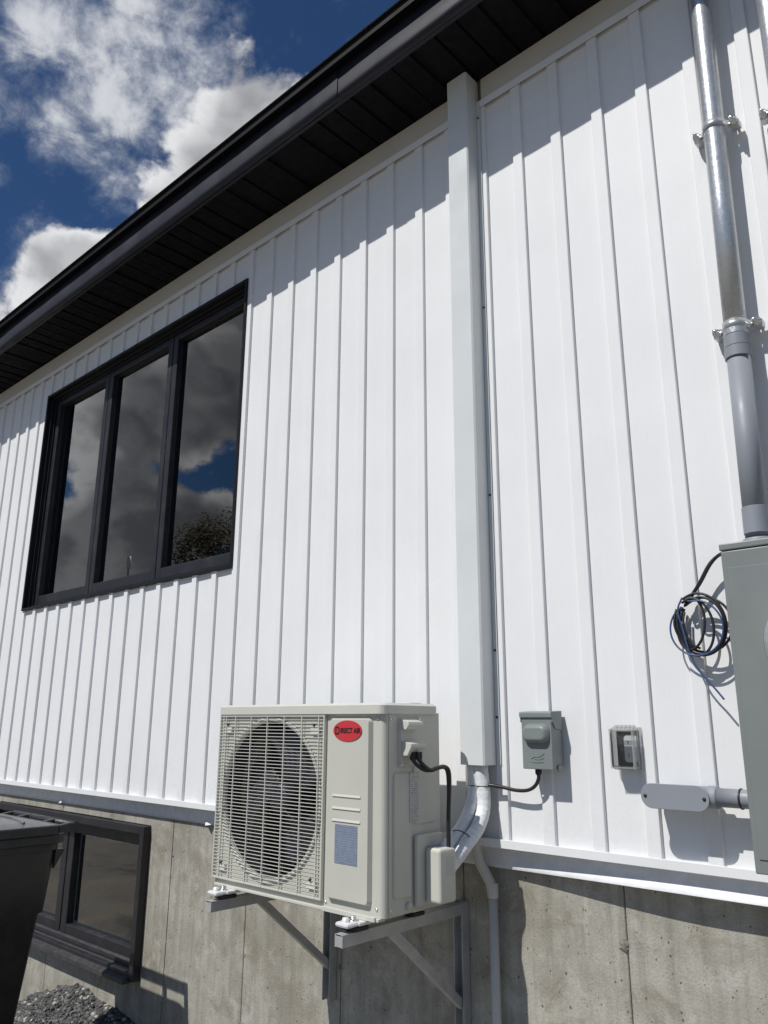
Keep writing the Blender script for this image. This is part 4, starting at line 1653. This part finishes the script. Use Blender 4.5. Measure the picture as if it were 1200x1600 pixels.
def build_bin():
    t = thing('wheelie_bin', 'black plastic wheeled rubbish bin with grey ridged lid in front of basement window', 'bin', (-3.42, -0.78, -1.5))
    # body in two tapering stages
    def ring(x0, x1, y0, y1, r):
        return rounded_rect(x0, x1, y0, y1, r, 5)
    levels = [(-0.452, -3.655, -3.172, -1.050, -0.486), (-0.700, -3.645, -3.188, -1.035, -0.504), (-0.706, -3.635, -3.202, -1.026, -0.514), (-1.470, -3.600, -3.250, -0.975, -0.590)]
    m = MB()
    prev = None
    for (z, a, b, c, d) in levels:
        rg = [m.b.verts.new((x, y, z)) for x, y in ring(a, b, c, d, 0.045)]
        if prev:
            for i in range(len(rg)):
                j = (i + 1) % len(rg)
                f = m.b.faces.new((prev[i], prev[j], rg[j], rg[i]))
                f.smooth = True
        prev = rg
    m.b.faces.new(prev)
    body = m.build('body', 'bin_black', t)
    # rim bands
    for (z0, z1, e) in ((-0.452, -0.420, 0.034), (-0.478, -0.4525, 0.016)):
        m = MB()
        m.prism(rounded_rect(-3.655 - e, -3.180 + e, -1.050 - e, -0.492 + e * 0.7, 0.05, 5), 'z', z0, z1, 0.003)
        m.build('rim', 'bin_black', t)
    # gusset under the rim at the handle end
    for x in (-3.185, -3.640):
        m = MB()
        m.prism([(-0.500, -0.478), (-0.462, -0.478), (-0.500, -0.545)], 'x', x - 0.010, x + 0.008)
        m.build('gusset', 'bin_black', t)
    # slot rib on the side face
    m = MB()
    m.box(-3.188, -3.177, -0.592, -0.580, -0.560, -0.478, 0.003, 1)
    m.build('rib', 'bin_black', t)
    # lid: domed plate with ridges
    m = MB()
    rows = []
    nx, ny = 14, 16
    for j in range(ny + 1):
        v = j / ny
        y = -1.095 + (-0.505 + 1.095) * v
        row = []
        for i in range(nx + 1):
            u = i / nx
            x = -3.700 + 0.560 * u
            e = min(u, 1 - u, v, 1 - v)
            z = -0.384 + 0.016 * min(1, e / 0.12) - 0.004 * v
            row.append((x, y, z))
        rows.append(row)
    m.sheet(rows)
    lid = m.build('lid', 'bin_lid', t)
    m = MB()
    m.prism(rounded_rect(-3.706, -3.134, -1.100, -0.500, 0.03, 4), 'z', -0.4185, -0.3845, 0.004)
    m.build('lid_skirt', 'bin_black', lid)
    for k in range(4):
        m = MB()
        y0 = -0.98 + 0.115 * k
        m.tube([(-3.66, y0, -0.371), (-3.42, y0 + 0.03, -0.3685), (-3.18, y0, -0.372)], 0.005, 6, 6)
        m.build('lid_ridge', 'bin_lid', lid)
    # hinge lugs and handle bar
    for x in (-3.146, -3.30, -3.54, -3.694):
        m = MB()
        m.prism([(-0.515, -0.412), (-0.515, -0.386), (-0.470, -0.379), (-0.436, -0.383), (-0.432, -0.402), (-0.47, -0.414)], 'x', x - 0.012, x + 0.012, 0.003)
        m.build('hinge_lug', 'bin_black', t)
    m = MB()
    m.tube([(-3.705, -0.450, -0.391), (-3.133, -0.450, -0.391)], 0.0145, 14)
    m.build('handle', 'bin_black', t)
    # wheels
    for x in (-3.235, -3.625):
        m = MB()
        m.lathe([(0.03, -0.025), (0.095, -0.025), (0.105, -0.018), (0.105, 0.018), (0.095, 0.025), (0.03, 0.025)], (x, -0.575, -1.395), 'x', 24)
        m.build('wheel', 'rubber_black', t)
    m = MB()
    m.tube([(-3.64, -0.575, -1.395), (-3.22, -0.575, -1.395)], 0.012, 10)
    m.build('axle', 'steel_bracket', t)


build_bin()
bpy.data.objects['wheelie_bin'].location.x += 0.02

# ------------------------------------------------------------------ gravel pile


def build_pile():
    rnd = random.Random(11)
    from mathutils import noise
    PX = (-5.6, -4.9, -4.44, -4.28, -4.05, -3.78, -3.53, -3.28, -2.95, -2.5, -2.2)
    PH = (0.0, 0.02, 0.105, 0.195, 0.283, 0.325, 0.300, 0.250, 0.160, 0.05, 0.0)
    def h(x, y):
        # ridge of gravel heaped against the foundation
        w = 0.0
        for k in range(len(PX) - 1):
            if PX[k] <= x <= PX[k + 1]:
                f = (x - PX[k]) / (PX[k + 1] - PX[k])
                w = PH[k] + (PH[k + 1] - PH[k]) * f
        d = max(0.0, (Y_CON - y) / 0.85)
        fall = max(0.0, 1 - d) ** 1.3
        return w * fall + 0.022 * noise.noise((x * 4, y * 4, 0.3)) + 0.012 * noise.noise((x * 11, y * 11, 1.3)) - 0.022
    m = MB()
    rows = []
    for j in range(40):
        y = -1.6 + (Y_CON + 1.6) * j / 39
        rows.append([(x, y, -1.5 + h(x, y)) for x in [-5.6 + 3.3 * i / 66 for i in range(67)]])
    m.sheet(rows)
    core = m.build('gravel_pile', 'pile_core')
    core['kind'] = 'stuff'
    core['label'] = 'heap of dark grey gravel against the foundation behind the bin'
    core['category'] = 'gravel'
    # stones
    ico = bmesh.new()
    bmesh.ops.create_icosphere(ico, subdivisions=1, radius=1.0)
    iv = [v.co.copy() for v in ico.verts]
    fi = [[v.index for v in f.verts] for f in ico.faces]
    ico.free()
    verts, faces = [], []
    count = 0
    while count < 17000:
        x = rnd.uniform(-4.9, -2.7)
        y = rnd.uniform(-0.85, Y_CON - 0.005)
        hh = h(x, y)
        if hh < -0.01 and rnd.random() < 0.75:
            continue
        s = rnd.choice((0.004, 0.0055, 0.007, 0.0085, 0.012)) * rnd.uniform(0.8, 1.25)
        a = rnd.uniform(0, 6.28)
        sx, sy, sz = s * rnd.uniform(0.8, 1.4), s * rnd.uniform(0.7, 1.1), s * rnd.uniform(0.5, 0.9)
        b0 = len(verts)
        ca, sa = math.cos(a), math.sin(a)
        zz = -1.5 + max(hh, -0.005) + sz * 0.4
        for v in iv:
            k = rnd.uniform(0.8, 1.15)
            px, py, pz = v.x * sx * k, v.y * sy * k, v.z * sz * k
            verts.append((x + px * ca - py * sa, y + px * sa + py * ca, zz + pz))
        faces += [[b0 + i for i in f] for f in fi]
        count += 1
    me = bpy.data.meshes.new('gravel_stones')
    me.from_pydata([(v[0], v[1], v[2]) for v in verts], [], faces)
    me.materials.append(MATS['pebble'])
    o = bpy.data.objects.new('gravel_stones', me)
    COL.objects.link(o)
    o.parent = core
    o['kind'] = 'stuff'


build_pile()

# ------------------------------------------------------------------ things across the yard, mirrored in the windows


def build_tree(x, y, hgt, seed, label):
    rnd = random.Random(seed)
    t = thing('hedge_tree', label, 'tree', (x, y, -1.5), 'trees across the yard')
    m = MB()
    m.tube([(x, y, -1.55), (x + 0.1, y, -1.5 + hgt * 0.3), (x - 0.1, y + 0.1, -1.5 + hgt * 0.6)], 0.2, 8, 4, True, [0.22, 0.16, 0.07])
    limbs = []
    for k in range(12):
        a = rnd.uniform(0, 6.28)
        z0 = -1.5 + hgt * rnd.uniform(0.12, 0.5)
        L = hgt * rnd.uniform(0.25, 0.45)
        e = Vector((x + math.cos(a) * L * 0.4, y + math.sin(a) * L * 0.4, z0 + L))
        limbs.append(e)
        m.tube([(x, y, z0), tuple((Vector((x, y, z0)) + e) / 2 + Vector((0, 0, -0.2))), tuple(e)], 0.06, 6, 3, True, [0.09, 0.05, 0.015])
    m.build('trunk', 'bark', t)
    verts, faces = [], []
    for k in range(13000):
        # clumps through the crown volume
        if k % 26 == 0:
            a = rnd.uniform(0, 6.28)
            rr = math.sqrt(rnd.random())
            zz = rnd.uniform(0.10, 0.97)
            env = hgt * 0.215 * math.sin(math.pi * min(0.95, max(0.12, zz * 0.9 + 0.08))) ** 0.6
            cc = Vector((x + math.cos(a) * rr * env, y + math.sin(a) * rr * env, -1.5 + hgt * zz))
            cs = rnd.uniform(0.25, 0.6)
        p = cc + Vector((rnd.gauss(0, cs * 0.5), rnd.gauss(0, cs * 0.5), rnd.gauss(0, cs * 0.6)))
        s = rnd.uniform(0.03, 0.07)
        u = Vector((rnd.gauss(0, 1), rnd.gauss(0, 1), rnd.gauss(0, 1))).normalized()
        v = u.orthogonal().normalized()
        b = len(verts)
        verts += [tuple(p - u * s * 1.6), tuple(p + v * s * 0.6), tuple(p + u * s * 1.6), tuple(p - v * s * 0.6)]
        faces.append((b, b + 1, b + 2, b + 3))
    me = bpy.data.meshes.new('crown')
    me.from_pydata([(a - x, b_ - y, c + 1.5) for a, b_, c in verts], [], faces)
    me.materials.append(MATS['leaf'])
    o = bpy.data.objects.new('crown', me)
    COL.objects.link(o)
    o.parent = t


TREES = [(-56.0, 31, 9.3, 'leftmost of the brown green trees mirrored in the right window pane'),
         (-53.2, 32, 10.2, 'tallest brown green tree mirrored in the middle of the right window pane'),
         (-50.4, 31, 9.9, 'brown green tree mirrored at the right edge of the right window pane')]
for k, (az, dist, hgt, lb) in enumerate(TREES):
    a = math.radians(az)
    build_tree(math.sin(a) * dist, -math.cos(a) * dist + 2.05, hgt, 40 + k, lb)


def build_pole():
    a = math.radians(-61.3)
    dist = 27.0
    # mirrored viewpoint is 2.05 m behind the glass plane
    x, y = math.sin(a) * dist, -math.cos(a) * dist + 2.05
    t = thing('lamp_post', 'slim white lamp post mirrored low in the middle window pane', 'lamp post', (x, y, -1.5))
    m = MB()
    m.tube([(x, y, -1.55), (x, y, 4.6)], 0.06, 10)
    m.build('pole', 'pole_white', t)
    m = MB()
    m.tube([(x, y, 4.95), (x, y, 5.35)], 0.07, 12)
    m.build('lamp_head', 'pole_white', t)
    m = MB()
    m.tube([(x, y, 4.5), (x, y, 5.0)], 0.035, 8)
    m.build('neck', 'steel_bracket', t)


build_pole()
